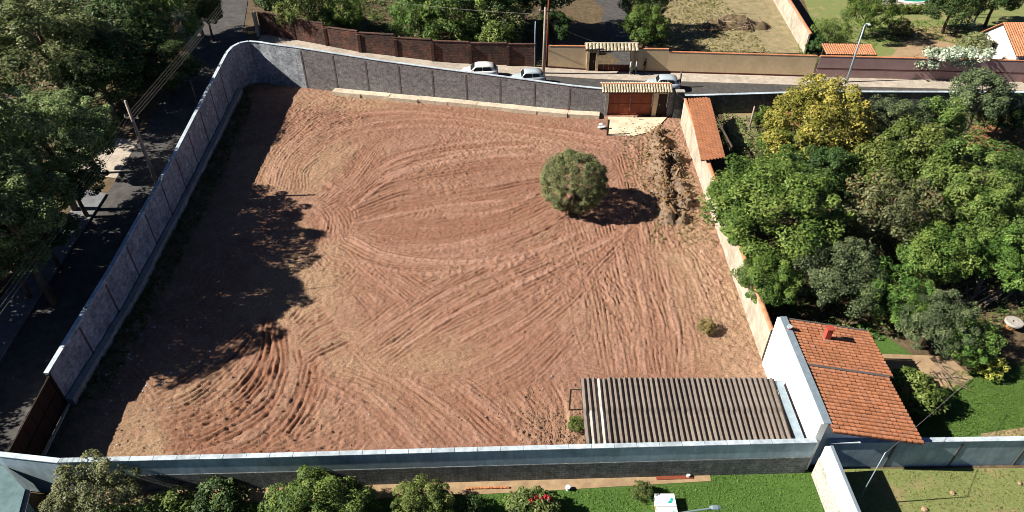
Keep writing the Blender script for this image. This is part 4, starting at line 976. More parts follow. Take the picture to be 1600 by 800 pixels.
tree('orchard_tree', 'loose green tree left of the round concrete slab', (1520, 536), 1.9, 38, 'airy', 'bright', group=GO)
tree('orchard_tree', 'dark green tree at right edge below red soil clearing', (1596, 268), 2.8, 32, 'broad', 'deep', group=GO)
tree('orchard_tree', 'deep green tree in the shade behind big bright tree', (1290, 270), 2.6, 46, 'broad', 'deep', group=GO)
tree('orchard_tree', 'low green tree between yellow tree and lean-to', (1215, 228), 2.2, 30, 'shrub', 'bright', group=GO)
tree('orchard_tree', 'green tree between the two big bright trees at right', (1455, 400), 3.2, 52, 'broad', 'bright', group=GO)
tree('shrub', 'leafy green shrub in the shade of the white house roof', (1436, 622), .9, 40, 'shrub', 'lime', 'shrub')
tree('shrub', 'yellow-green rounded shrub at edge of garden lawn', (1540, 572), .7, 22, 'shrub', 'yellow', 'shrub')
tree('shrub', 'young garden plant near post behind tiled lean-to', (1195, 185), .8, 17, 'shrub', 'bright', 'shrub')
tree('shrub', 'scrubby dry shrub on the plot near cream wall', (1104, 512), .4, 13, 'shrub', 'dryshrub', 'shrub')
tree('shrub', 'green weed clump beside the shed corner', (899, 662), .4, 13, 'shrub', 'bright', 'shrub')
GL = 'woodland trees along the side road'
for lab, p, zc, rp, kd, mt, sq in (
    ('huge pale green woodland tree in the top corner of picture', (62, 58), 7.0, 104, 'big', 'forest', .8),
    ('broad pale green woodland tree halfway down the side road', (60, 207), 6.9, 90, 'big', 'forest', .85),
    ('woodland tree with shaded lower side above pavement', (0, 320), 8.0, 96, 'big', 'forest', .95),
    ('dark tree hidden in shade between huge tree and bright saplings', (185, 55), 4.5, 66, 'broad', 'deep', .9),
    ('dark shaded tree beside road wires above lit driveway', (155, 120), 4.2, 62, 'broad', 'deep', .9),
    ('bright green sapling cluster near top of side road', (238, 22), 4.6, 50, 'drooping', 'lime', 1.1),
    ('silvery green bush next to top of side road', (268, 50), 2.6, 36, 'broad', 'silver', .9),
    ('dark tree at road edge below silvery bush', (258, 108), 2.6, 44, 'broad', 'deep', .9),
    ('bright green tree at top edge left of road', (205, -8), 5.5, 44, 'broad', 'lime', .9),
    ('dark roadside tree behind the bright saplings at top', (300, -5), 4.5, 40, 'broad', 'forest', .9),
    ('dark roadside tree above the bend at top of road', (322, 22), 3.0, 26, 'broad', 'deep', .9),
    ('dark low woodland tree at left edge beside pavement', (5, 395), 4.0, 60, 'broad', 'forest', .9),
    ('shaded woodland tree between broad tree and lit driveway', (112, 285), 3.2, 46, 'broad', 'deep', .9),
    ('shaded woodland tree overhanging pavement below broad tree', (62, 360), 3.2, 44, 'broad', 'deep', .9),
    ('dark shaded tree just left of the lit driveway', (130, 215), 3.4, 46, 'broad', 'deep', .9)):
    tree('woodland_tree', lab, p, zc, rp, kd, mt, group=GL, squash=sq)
for y_, zc, rr_ in ((21, 3.6, 3.6), (27.5, 3.6, 3.8), (33.5, 4.2, 4.0), (39.5, 4.6, 3.6), (30, 6.2, 4.2), (39.0, 9.3, 4.2), (31.6, 9.2, 4.0)):
    x_ = -38.2 if zc < 6 else (-43 if zc < 9 else -36.0); q_ = V((x_, y_, EL(x_, y_)+zc)); dd = depth(q_)
    u_, v_ = 800+FPX*q_.x/dd, 400-FPX*(q_.y*TS+(q_.z-CAM_H)*TC)/dd
    tree('woodland_tree', {21: 'woodland tree beyond the left edge level with the wing wall', 27.5: 'woodland tree beyond the left edge level with the dark gate', 33.5: 'woodland tree beyond the left edge shading the near end of side road', 39.5: 'woodland tree at left edge under the broad pale tree', 31.6: 'tall woodland tree beyond the left edge towering over the roadside row', 39.0: 'tall woodland tree at the left edge reaching over the pavement', 30: 'tall woodland tree beyond the left edge behind the roadside row'}[y_], (u_, v_), zc, rr_*FPX/dd, 'broad', 'forest', group=GL)
strip('side_driveway', [(-32.8, 49.3), (-33.2, 55.0)], [(-39, 50.2), (-39, 56.2)], .035, M['pave'], 8, 6, 0, EL)
GF = 'trees behind the brick wall'
for lab, p, zc, rp, kd, mt in (
    ('tall grassy bamboo clump behind left end of brick wall', (480, 15), 2.4, 42, 'drooping', 'lime'),
    ('grassy bamboo clump right of the tall clump', (535, 22), 2.0, 34, 'drooping', 'bright'),
    ('dark tree at top behind bamboo clumps', (430, -12), 3.6, 40, 'broad', 'deep'),
    ('green tree behind the middle of brick wall', (655, 18), 2.6, 38, 'drooping', 'bright'),
    ('dense green tree behind brick wall above white hatchback', (718, 28), 3.0, 50, 'airy', 'bright'),
    ('dark tree left of the utility pole behind brick wall', (790, 40), 2.6, 46, 'airy', 'forest'),
    ('small bright tree overhanging brick wall near utility pole', (775, 56), 2.2, 28, 'shrub', 'lime'),
    ('dark shade tree at top edge left of utility pole', (760, -14), 5.0, 60, 'broad', 'deep'),
    ('dark shade tree at top edge above driveway', (850, -28), 6.0, 58, 'broad', 'deep'),
    ('dark tree at top centre behind bank grass', (690, -20), 5.0, 46, 'broad', 'forest'),
    ('dense dark tree left of the driveway behind beige wall', (868, 42), 2.4, 26, 'broad', 'deep')):
    tree('tree', lab, p, zc, rp, kd, mt, group=GF)
tree('tree', 'bright round-headed tree right of the tiled gateway', (1009, 42), 2.6, 32, 'broad', 'bright')
tree('tree', 'tree at top edge above the round-headed gateway tree', (1010, 2), 4.0, 34, 'broad', 'forest')
tree('tree', 'spreading dark green tree on far garden lawn', (1358, 16), 3.4, 36, 'dense', 'bright')
tree('tree', 'thin yellow-green young tree behind mauve wall', (1298, 52), 1.8, 24, 'airy', 'lime')
tree('shrub', 'round dark shrub on far garden lawn beside bare patch', (1408, 44), .9, 17, 'shrub', 'olive', 'shrub')
tree('shrub', 'olive shrub tucked behind the white blossom shrub', (1525, 72), 1.6, 24, 'shrub', 'olive', 'shrub')
tree('tree', 'dark tree at top right beside pergola posts', (1490, 8), 3.5, 34, 'broad', 'deep')
tree('tree', 'dark tree at top edge right of pergola', (1560, -8), 4.0, 36, 'broad', 'deep')
tree('shrub', 'yellow flowering creeper above pergola at top right', (1524, 6), 3.2, 13, 'shrub', 'yellow', 'shrub')
tree('shrub', 'dark green shrub in corner behind stained divider wall', (1274, 70), 1.0, 14, 'shrub', 'deep', 'shrub')
# white bougainvillea over the mauve wall
t = thing('blossom_shrub', 'long white-flowering climber spilling over the mauve wall', 'shrub', (46, 70.3, 0))
r = np.random.RandomState(3); C = np.array([P(rr_x, rr_y, rr_z) for rr_x, rr_y, rr_z in zip(r.uniform(1446, 1552, 70), r.uniform(78, 92, 70), r.uniform(2.3, 3.4, 70))])
C2 = np.array([(P(a, 96, 2.4).x, on_fl(P(a, 96, 2.4).x)-.25, r.uniform(1.6, 2.4)) for a in r.uniform(1442, 1540, 16)])
C = np.concatenate([C, C2]); D = np.tile(np.array([[0, -.2, 1.]]), (len(C), 1))
q, tone = leaf_cloud(C, r.uniform(.3, .6, len(C)), D, 45, .15, .5, r)
place('flowers', nmesh('flowers', q-np.array(base_of(t)), np.arange(len(q)).reshape(-1, 4), L['blossom'], {'lv': tone}), t)
mb = MB()
for k in range(5): x = 41.5+k*2.4; mb.tube([(x, 70.9, 0), (x+.2, 70.8, 1.2), (x+.5, 70.5, 2.4), (x+1.0, 70.2, 2.9)], [.07, .06, .04, .02], 6)
mb.build('stems', M['bark'], t)
# clipped hedge by the pool
t = thing('hedge', 'clipped bright green hedge beside the pool terrace', 'hedge', tuple(P(1425, 20)))
a, b_ = P(1388, 21), P(1456, 21); r = np.random.RandomState(5); n_ = 260
C = np.stack([r.uniform(a.x, b_.x, n_), r.uniform(a.y-.4, a.y+.5, n_), r.uniform(.2, 1.0, n_)], 1); q, tone = leaf_cloud(C, np.full(n_, .22), np.tile([[0, 0, .6]], (n_, 1)), 22, .09, .5, r)
place('foliage', nmesh('foliage', q-np.array(base_of(t)), np.arange(len(q)).reshape(-1, 4), L['lime'], {'lv': tone}), t)
mb = MB(); [mb.tube([(x, a.y, 0), (x+.05, a.y, .8)], .03, 5) for x in np.linspace(a.x+.3, b_.x-.3, 8)]; mb.build('stems', M['bark'], t)
# front garden plants
tree('garden_tree', 'grey-green tree in front of the wing wall at lower left', (140, 784), 1.6, 62, 'dense', 'olive')
tree('garden_tree', 'wide leafy tree standing before shaded front wall', (492, 802), 1.6, 84, 'big', 'bright')
tree('garden_tree', 'small lime green tree right of wide leafy tree', (660, 796), 1.3, 44, 'broad', 'lime')
tree('shrub', 'low dark green shrub between the two lower left trees', (345, 790), .7, 36, 'shrub', 'deep', 'shrub')
tree('shrub', 'light green low shrub at bottom between lower left trees', (265, 795), .6, 34, 'shrub', 'lime', 'shrub')
tree('shrub', 'dark shrub right of the small lime green tree', (735, 806), .7, 24, 'shrub', 'deep', 'shrub')
tree('shrub', 'thin pale young plant on front lawn by wall', (1004, 764), .6, 15, 'drooping', 'weed', 'plant')
t = tree('flowering_plant', 'red-flowered garden plant at the bottom of front lawn', (838, 800), .6, 38, 'shrub', 'weed', 'plant')
r = np.random.RandomState(9); C = np.array([P(a, b_, 1.5) for a, b_ in ((838, 777), (845, 781), (853, 777), (858, 779), (830, 782))]); q, tone = leaf_cloud(C, np.full(len(C), .13), np.tile([[0, 0, .8]], (len(C), 1)), 26, .075, .5, r)
place('flowers', nmesh('flowers', q-np.array(base_of(t)), np.arange(len(q)).reshape(-1, 4), L['redbloom'], {'lv': tone}), t)
# ground cover
def cover(name, label, poly, n, mat, size, hgt, zf, seed, asp=.3, clump=6, up=.6):
    r = np.random.RandomState(seed); poly = [tuple(p) for p in poly]; xs = [p[0] for p in poly]; ys = [p[1] for p in poly]; pts = []
    while len(pts) < n:
        x, y = r.uniform(min(xs), max(xs), 4*n), r.uniform(min(ys), max(ys), 4*n); k = inpoly(x, y, poly); pts += list(zip(x[k], y[k]))
        if not k.any(): return
    pts = pts[:n]; C = np.array([(x, y, zf(x, y)+hgt*r.uniform(.2, .8)) for x, y in pts]); q, tone = leaf_cloud(C, np.full(len(C), hgt*.9), np.tile([[0, 0, .8]], (len(C), 1)), clump, size, asp, r, up)
    ob = place(name, nmesh(name, q, np.arange(len(q)).reshape(-1, 4), L[mat], {'lv': tone})); return tag(ob, label, name.replace('_', ' ').split()[-1], kind='stuff')
Z0 = lambda x, y: 0.03
cover('lawn_grass', 'short bright green grass of the front lawn', [(-25, 15), (16, 15), (16, 21.9), (10.8, 21.8), (10.6, 21.3), (0, 20.7), (-25, 19.9)], 22000, 'tuft', .05, .05, lambda x, y: .05, 1, .22, 3)
cover('garden_grass', 'green grass of the orchard garden lawn', [(22, 22.8), (45, 23.2), (45, 25), (32, 25.2), (45, 26.6), (45, 30), (36, 31), (27, 29), (24.5, 26)], 14000, 'tuft', .055, .06, lambda x, y: .05, 2, .22, 3)
cover('dry_grass', 'patchy dry grass of the lawn at lower right', [(17, 14), (38, 14), (38, 22.3), (17, 22.1)], 5000, 'drytuft', .05, .05, lambda x, y: .05, 3, .22, 3)
cover('orchard_undergrowth', 'dark weedy undergrowth beneath the orchard trees', [(17, 33), (22, 31.5), (34, 33), (44, 33), (60, 62), (19.5, 62), (19, 50), (17, 50)], 5200, 'weed', .17, .3, Z0, 4, .3, 7)
cover('woodland_undergrowth', 'dark green undergrowth beneath the roadside woodland', [(-36, 20), (-36, 60), (-38, 72), (-48, 108), (-80, 108), (-60, 20)], 5200, 'forest', .24, .4, EL, 5, .35, 7)
cover('bank_undergrowth', 'green undergrowth on the bank behind the brick wall', [(-27, 79), (-17, 75.2), (-7, 73.2), (2, 73), (4, 108), (-30, 108)], 4200, 'weed', .2, .32, EF, 6, .3, 7)
cover('far_grass', 'mown grass of the far garden', [(31.5, 72.5), (36, 73.6), (40, 73.2), (40.5, 77), (43, 80), (50, 81), (56, 77), (56, 87), (36, 88)], 3200, 'tuft', .13, .1, Z0, 7, .25, 3)
cover('yard_weeds', 'dry weeds in the vacant yard behind beige wall', [(16, 75), (30, 74), (28, 95), (15, 95)], 1800, 'drytuft', .16, .15, Z0, 8, .25, 4)
cover('wall_weeds', 'weeds growing along the shaded foot of side wall', [(-26.0, 27), (-24.2, 27), (-24.4, 40), (-25, 52), (-26.2, 66), (-27.5, 66), (-26.6, 47), (-26.0, 36)], 900, 'weed', .13, .14, lambda x, y: HZ(x, y), 9, .3, 6)
cover('heap_weeds', 'tan dry weeds around the rubble heap', [(10.2, 60), (15.6, 60), (15.6, 42), (10.5, 42), (9.6, 50)], 900, 'drytuft', .10, .09, lambda x, y: HZ(x, y), 10, .25, 5)

# ================================================================== clods, litter, heaps
rg = random.Random(21)
def scatter(name, label, cat, spots, mat):
    mb = MB()
    for x, y, z, s in spots: mb.blob((x, y, z+s*.25), s, rg, .35, (1, 1, .65))
    return tag(mb.build(name, M[mat], uv=False), label, cat, kind='stuff')
sp = []
while len(sp) < 8000:
    a, b_ = rg.uniform(180, 1170), rg.uniform(150, 705); p = P(a, b_)
    if not inpoly(np.array([p.x]), np.array([p.y]), PLOT)[0]: continue
    i, j = int((p.y-ly[0])/ST), int((p.x-lx[0])/ST); dens = .25+.75*rub[i, j]+.5*min(1, edge_r[i, j])
    if rg.random() < dens*.7: sp.append((p.x, p.y, HZ(p.x, p.y), (.018+.06*rg.random()**4)))
for cx, cyy, rx_, ry_, n_ in ((850, 660, 50, 35, 500), (880, 685, 40, 15, 300), (720, 440, 60, 40, 90), (650, 270, 130, 40, 160), (1120, 480, 40, 90, 260)):
    for _ in range(n_):
        p = P(rg.gauss(cx, rx_*.5), rg.gauss(cyy, ry_*.5)); 
        if inpoly(np.array([p.x]), np.array([p.y]), PLOT)[0]: sp.append((p.x, p.y, HZ(p.x, p.y), (.02+.055*rg.random()**2)))
scatter('soil_clods', 'loose reddish soil clods scattered over the graded plot', 'soil clods', sp, 'clods')
sp = []
for _ in range(150):
    p = P(rg.gauss(210, 55), rg.gauss(560, 60))
    if inpoly(np.array([p.x]), np.array([p.y]), PLOT)[0]: sp.append((p.x, p.y, HZ(p.x, p.y), .03+.06*rg.random()**2))
for _ in range(60):
    p = P(rg.uniform(420, 1150), rg.uniform(170, 690))
    if inpoly(np.array([p.x]), np.array([p.y]), PLOT)[0]: sp.append((p.x, p.y, HZ(p.x, p.y), .03+.05*rg.random()**2))
scatter('litter', 'pale litter scraps scattered over the plot', 'litter', sp, 'litter')
def mound(root, name, pts, h, mat, seed, step=.14, wid=1.0):
    """an uneven ridge following a plan line"""
    S = smooth_path(pts, .25); r = np.random.RandomState(seed)
    xs = np.arange(S[:, 0].min()-wid-.3, S[:, 0].max()+wid+.3, step); ys = np.arange(S[:, 1].min()-wid-.3, S[:, 1].max()+wid+.3, step); XX, YY = np.meshgrid(xs, ys)
    d = np.min(np.hypot(XX[..., None]-S[:, 0], YY[..., None]-S[:, 1]), -1)
    wv = wid*(.55+.75*vnoise(XX, YY, 1.3, seed+5)); ZZ = h*np.clip(1-(d/wv)**1.6, -.12, 1)*(.05+1.6*vnoise(XX, YY, 1.1, seed))+(vnoise(XX, YY, .3, seed+1)-.5)*.4*(d < wid)+(vnoise(XX, YY, .16, seed+2)-.5)*.34*(d < wid)-.08
    me_ = nmesh(name, np.stack([XX, YY, ZZ], -1).reshape(-1, 3)-np.array(base_of(root)), grid_faces(*XX.shape, d < wid+.1), M[mat]); return place(name, me_, root), (lambda x, y: float(ZZ[min(max(int((y-ys[0])/step), 0), len(ys)-1), min(max(int((x-xs[0])/step), 0), len(xs)-1)]))
def sticks(root, zf, centre, spread, n, mat, lmin, lmax, thick, name, an0=0, anj=1.5, tilt=.3, box=True):
    for _ in range(n):
        x, y = centre(); l = rg.uniform(lmin, lmax); an = an0+rg.uniform(-anj, anj); tl = rg.uniform(-tilt, tilt); mb = MB()
        Mx = Matrix.Rotation(an, 3, 'Z') @ Matrix.Rotation(tl, 3, 'Y'); c = V((x, y, zf(x, y)+.08))
        if box: mb.box(c, (l, thick*rg.uniform(.8, 2.0), thick*rg.uniform(.35, .8)), M=Mx)
        else:
            d_ = Mx @ V((l/2, 0, 0)); mb.tube([c-d_, c+V((0, 0, rg.uniform(-.05, .05))), c+d_], [thick*.6, thick*.55, thick*.35], 6)
        mb.build(name, M[mat], root)
def debris(root, zf, n_):
    mb = MB()
    for _ in range(n_):
        x, y = at_heap(); mb.box((x, y, zf(x, y)+rg.uniform(0, .12)), (rg.uniform(.06, .45), rg.uniform(.03, .12), rg.uniform(.02, .1)), M=Matrix.Rotation(rg.uniform(0, 6), 3, 'Z') @ Matrix.Rotation(rg.uniform(-.9, .9), 3, 'X') @ Matrix.Rotation(rg.uniform(-.6, .6), 3, 'Y'))
    mb.build('splinters', M['heapwood'], root, uv=False)['kind'] = 'stuff'
hp = px([(1025, 208), (1030, 250), (1035, 300), (1043, 340)])
t = thing('rubble_heap', 'long heap of rubble, planks and dry earth beside the cream wall', 'rubble heap', (hp[1][0], hp[1][1], 0))
_, hz = mound(t, 'mound', hp, .85, 'ash', 40, .13, 1.05)
Sx = smooth_path(hp, .2)
def at_heap():
    p = Sx[rg.randrange(len(Sx))]; return p[0]+rg.gauss(0, .6), p[1]+rg.gauss(0, .4)
sticks(t, hz, at_heap, .5, 70, 'heapwood', .35, 1.3, .09, 'plank', R(95), .9, .4); debris(t, hz, 700)
for _ in range(60):
    x, y = at_heap(); mb = MB(); mb.box((x, y, hz(x, y)+.05), (rg.uniform(.12, .32), rg.uniform(.08, .2), rg.uniform(.08, .16)), M=Matrix.Rotation(rg.uniform(0, 6), 3, 'Z') @ Matrix.Rotation(rg.uniform(-.6, .6), 3, 'X')); mb.build('rubble_chunk', M['ash' if rg.random() < .93 else 'clay'], t)
hp2 = px([(1052, 240), (1058, 280), (1066, 320), (1068, 345)])
t = thing('rubble_heap', 'darker narrow rubble heap between the long heap and cream wall', 'rubble heap', (hp2[1][0], hp2[1][1], 0))
_, hz = mound(t, 'mound', hp2, .7, 'ash', 47, .13, .75)
Sx = smooth_path(hp2, .2); sticks(t, hz, at_heap, .4, 34, 'heapwood', .35, 1.1, .09, 'plank', R(100), .9, .35); debris(t, hz, 350)
for _ in range(26):
    x, y = at_heap(); mb = MB(); mb.box((x, y, hz(x, y)+.06), (rg.uniform(.15, .4), rg.uniform(.12, .3), rg.uniform(.1, .2)), M=Matrix.Rotation(rg.uniform(0, 6), 3, 'Z')); mb.build('rubble_chunk', M['ash'], t)
# branch heap in the vacant yard
c = P(1150, 42); t = thing('branch_heap', 'brown heap of cut branches in the vacant yard behind beige wall', 'branch heap', (c.x, c.y, 0))
_, hz = mound(t, 'mound', px([(1110, 44), (1150, 38), (1180, 42)]), .7, 'earth', 60, .25, 2.2)
sticks(t, hz, lambda: (c.x+rg.gauss(0, 1.8), c.y+rg.gauss(0, 1.3)), 1, 40, 'wood', 1.0, 2.6, .07, 'branch', 0, 3, .5, False)
# stacked timber in the orchard
c = P(1530, 468); t = thing('timber_stack', 'tumbled stack of grey timber lengths under orchard trees', 'timber stack', (c.x, c.y, 0))
sticks(t, lambda x, y: .15+.5*max(0, 1-abs(x-c.x)/1.8)*rg.random(), lambda: (c.x+rg.gauss(0, .9), c.y+rg.gauss(0, .5)), 1, 34, 'wood', 1.2, 2.6, .12, 'log', R(40), .5, .2, False)
c = P(1480, 592); t = thing('branch_heap', 'fallen dry branches at the edge of garden lawn', 'branch heap', (c.x, c.y, 0))
sticks(t, lambda x, y: .08, lambda: (c.x+rg.gauss(0, .8), c.y+rg.gauss(0, .45)), 1, 24, 'wood', .7, 1.9, .05, 'branch', R(-20), 1.2, .25, False)
c = P(1585, 503, .5); t = thing('round_slab', 'round grey concrete slab with a centre hole near orchard timber', 'slab', (c.x, c.y, 0))
mb = MB(); ring = lambda r_, z: [(c.x+r_*math.cos(k*math.pi/12), c.y+r_*math.sin(k*math.pi/12), z) for k in range(24)]
mb.loft([ring(.12, .42), ring(.12, .55), ring(.52, .56), ring(.55, .52), ring(.55, .42), ring(.12, .42)], cap=False); mb.build('disc', M['concrete'], t)
mb = MB(); mb.tube([(c.x, c.y, -.1), (c.x, c.y, .42)], .3, 14); mb.build('base', M['clay'], t)
# odds and ends by the entrance gate
def pile(name, label, cat, p, n, mat, size, part):
    c = P(*p); t = thing(name, label, cat, (c.x, c.y, HZ(c.x, c.y)))
    k = 0
    for lay in range(3):
        for i in range(max(1, (n-lay*3)//3)):
            mb = MB(); mb.box((c.x+(i-(n-lay*3)/6)*size[0]*1.08+rg.uniform(-.03, .03), c.y+rg.uniform(-.12, .12), HZ(c.x, c.y)+size[2]*(lay+.5)), size, rg.uniform(-.3, .3)); mb.build(part, M[mat], t)
    return t
pile('brick_pile', 'small pile of orange bricks against the street wall', 'brick pile', (884, 176), 13, 'clay', (.26, .2, .13), 'brick')
c = P(905, 178); t = thing('pallet', 'small wooden pallet lying beside the orange bricks', 'pallet', (c.x, c.y, 0))
for k in range(5): mb = MB(); mb.box((c.x, c.y-.4+.2*k, .2), (.95, .13, .03)); mb.build('board', M['wood'], t)
for k in range(3): mb = MB(); mb.box((c.x-.4+.4*k, c.y, .12), (.1, .9, .12)); mb.build('bearer', M['wood_dark'], t)
c = P(949, 211); t = thing('marker_post', 'dark post with a short crossbar at corner of pale apron', 'post', (c.x, c.y, 0))
mb = MB(); mb.box((c.x, c.y, .75), (.17, .17, 1.7)); mb.build('upright', M['wood_dark'], t)
mb = MB(); mb.box((c.x+.1, c.y-.07, .75), (.5, .05, .1)); mb.build('crossbar', M['wood_dark'], t)
c = P(941, 200); t = thing('sack', 'white cement sacks dumped beside the dark marker post', 'sack', (c.x, c.y, 0))
for k in range(3):
    mb = MB(); ctr = V((c.x+rg.uniform(-.25, .25), c.y+rg.uniform(-.2, .2), .14+.1*k))
    mb.loft([[ctr+V((sx_, w_*math.cos(a)*.16, w_*math.sin(a)*.08)) for a in [i*math.pi/4 for i in range(8)]] for sx_, w_ in ((-.22, .5), (-.17, .95), (0, 1.05), (.17, .95), (.22, .5))]); mb.build('bag', M['litter'], t, True)
# front-lawn things
c = P(1040, 786, .5); t = thing('chest', 'white lidded chest with teal print on the front lawn', 'chest', (c.x, c.y, 0))
mb = MB(); mb.box((c.x, c.y-.25, .26), (.98, 1.5, .5)); mb.build('body', M['white'], t)
for k in range(2):
    mb = MB(); mb.box((c.x, c.y+.13-.75*k, .545), (1.02, .72, .06)); ld = mb.build('lid', M['white'], t)
    mb = MB(); mb.box((c.x+.30, c.y+.1-.75*k, .578), (.14, .3, .004), R(-25)); mb.box((c.x+.16, c.y+.0-.75*k, .578), (.16, .1, .004), R(20)); mb.build('print', M['teal'], ld)
mb = MB(); mb.box((c.x-.53, c.y-.23, .45), (.07, .2, .06)); mb.build('handle', M['clay'], t)
hd = P(1117, 793, 5.0); t = thing('lamp_post', 'grey lamp post arm with lantern head over the front lawn', 'lamp post', (hd.x-2.4, hd.y-.35, 0))
mb = MB(); mb.tube([(hd.x-2.4, hd.y-.35, -.1), (hd.x-2.4, hd.y-.35, 4.7), (hd.x-2.25, hd.y-.33, 4.95)], [.07, .055, .05], 8); mb.build('pole', M['metal'], t)
mb = MB(); mb.tube([(hd.x-2.25, hd.y-.33, 4.95), (hd.x-.2, hd.y-.04, 5.0)], .035, 8); mb.build('arm', M['metal'], t)
mb = MB(); mb.loft([[V((hd.x+a_, hd.y+b2*w_, 5.0+z_*w_)) for b2, z_ in ((-.11, -.03), (-.11, .03), (-.05, .08), (.05, .08), (.11, .03), (.11, -.03))] for a_, w_ in ((-.24, .45), (-.1, .95), (.1, 1.05), (.24, .6))]); hdo = mb.build('lamp_head', M['metal'], t)
mb = MB(); mb.box((hd.x, hd.y, 4.955), (.34, .16, .03)); mb.build('lens', M['glass'], hdo)
t = thing('brick_edging', 'row of orange bricks edging the front lawn below wall', 'edging', tuple(P(760, 764)))
for k in range(13):
    p = P(731+k*5.2, 765-.12*k); mb = MB(); mb.box((p.x, p.y, .1), (.15, .1, .12), rg.uniform(-.2, .2)); mb.build('brick', M['clay'], t)
t = thing('clay_drain', 'rust red drain channel in bed at foot of front wall', 'drain', tuple(P(1055, 747)))
a, b_ = P(1025, 748), P(1082, 746); mb = MB(); seg_panel(mb, a, b_, .0, .0, .12, .12, -.14, .14); mb.build('channel', M['rust'], t)
mb = MB(); mb.tube([(b_.x-.25, b_.y, .1), (b_.x-.25, b_.y, .26)], .1, 10); mb.build('pipe_end', M['litter'], t)
for lab, p in (('white jar-like bucket standing on front lawn', (887, 766)),):
    c = P(*p); t = thing('bucket', lab, 'bucket', (c.x, c.y, .05)); mb = MB(); mb.tube([(c.x, c.y, .05), (c.x, c.y, .3)], [.1, .13], 12); mb.build('body', M['white'], t); mb = MB(); mb.tube([(c.x, c.y, .301), (c.x, c.y, .32)], .14, 12); mb.build('lid', M['coping'], t)
for lab, p, s in (('brown boulder on dry lawn near bottom edge', (1443, 797), .15), ('brown stone on dry lawn right of leaning shadow', (1487, 772), .13), ('small reddish stone on dry lawn at right edge', (1592, 757), .11)):
    c = P(*p); mb = MB(); bm = bmesh.new(); bmesh.ops.create_icosphere(bm, subdivisions=2, radius=s)
    for v_ in bm.verts: v_.co *= 1+rg.uniform(-.14, .14); v_.co.z *= .7
    me_ = bpy.data.meshes.new('stone'); bm.to_mesh(me_); bm.free(); me_.materials.append(M['sandy']); tag(place('stone', me_, loc=(c.x, c.y, .1)), lab, 'stone', kind='thing')
# pool
c = P(1425, -2, .05); t = thing('pool', 'green-watered garden pool with white rim at top edge', 'pool', (c.x, c.y, 0))
el = lambda r_, z: [(c.x+r_*2.6*math.cos(k*math.pi/14), c.y+r_*1.7*math.sin(k*math.pi/14), z) for k in range(28)]
mb = MB(); mb.loft([el(.86, .05), el(.86, .16), el(1.0, .16), el(1.0, .0)], cap=False); mb.build('rim', M['white'], t)
mb = MB(); mb.add(el(.87, .1), [tuple(range(28))]); mb.build('water', M['pool'], t)
c = P(1515, 30, 0); t = thing('pergola', 'blue-grey post pergola in shade at top right garden', 'pergola', (c.x, c.y, 0))
for a_, b2 in ((1500, 40), (1518, 44), (1508, 24), (1526, 28)):
    p = P(a_, b2); mb = MB(); mb.box((p.x, p.y, 1.1), (.16, .16, 2.4)); mb.build('post', M['metal'], t)
p0, p1, p2, p3 = P(1465, 12, 2.35), P(1528, 20, 2.35), P(1500, 24, 2.35), P(1518, 28, 2.35)
mb = MB(); mb.tube([p0, p1], .09, 6); mb.build('beam', M['metal'], t)
mb = MB(); mb.tube([p2, p3], .09, 6); mb.build('beam', M['metal'], t)

# ================================================================== poles and wires
def upole(label, base, top_z, r0, mat='pole', lean=(0, 0), arms=(), group='street poles'):
    t = thing('utility_pole', label, 'pole', tuple(base), group); b0 = V(base)
    mb = MB(); mb.tube([b0-V((0, 0, .2)), b0+V((lean[0]*.5, lean[1]*.5, (top_z-b0.z)*.5)), V((b0.x+lean[0], b0.y+lean[1], top_z))], [r0, r0*.85, r0*.65], 9); mb.build('shaft', M[mat], t, True)
    for z, l, an in arms:
        mb = MB(); mb.box((b0.x+lean[0]*.95, b0.y+lean[1]*.95, z), (l, .1, .12), an); ar = mb.build('crossarm', M['wood'], t)
        for k in (-.45, 0, .45):
            q = V((b0.x+lean[0]*.95+math.cos(an)*l*k, b0.y+lean[1]*.95+math.sin(an)*l*k, z+.06)); mb = MB(); mb.tube([q, q+V((0, 0, .16))], [.05, .035], 7); mb.build('insulator', M['coping'], ar)
    return t
PL = V((-28.6, 47.6, 1.1)); PLZ = 9.0
upole('weathered utility pole on side road just outside the block wall', PL, PLZ, .16, 'pole', arms=((7.6, 1.1, R(-5)),))
PN = V((-28.2, 12.0, .1)); PF_ = V((-33.6, 90, 2.0))
upole('short dark post on the road side of side wall', (-29.2, 59.6, 1.7), 5.0, .09, 'post')
upole('tall concrete utility pole at left end of beige wall', PE(849, 116), 7.6, .17, 'pole', arms=((7.2, 1.3, 0),))
upole('rusty brown pole right behind the tall concrete utility pole', PE(854, 103), 9.5, .12, 'rust')
upole('thin grey pole before the brick wall left of utility pole', PE(835, 106), 5.6, .07, 'metal')
upole('dark stub pole on street verge beside third parked car', PE(1061, 137), 1.9, .12, 'post')
upole('grey garden post behind the tiled lean-to', P(1171, 200), 2.3, .10, 'pole')
t = upole('thin pale pole behind the wall running forward at lower right', P(1337, 790), 4.6, .035, 'metal')
b0 = P(1322, 130); t = thing('street_light', 'tall grey street light standing before the mauve wall', 'street light', tuple(b0), 'street poles')
mb = MB(); mb.tube([b0, b0+V((0, 0, 3)), b0+V((0, 0, 6.3))], [.13, .1, .07], 9); mb.build('pole', M['metal'], t, True)
mb = MB(); mb.tube([b0+V((0, 0, 6.3)), b0+V((.05, -.1, 6.45)), b0+V((.15, -.3, 6.5))], .045, 7); mb.build('arm', M['metal'], t)
mb = MB(); mb.box(b0+V((.2, -.42, 6.5)), (.2, .4, .1)); mb.build('lamp_head', M['coping'], t)
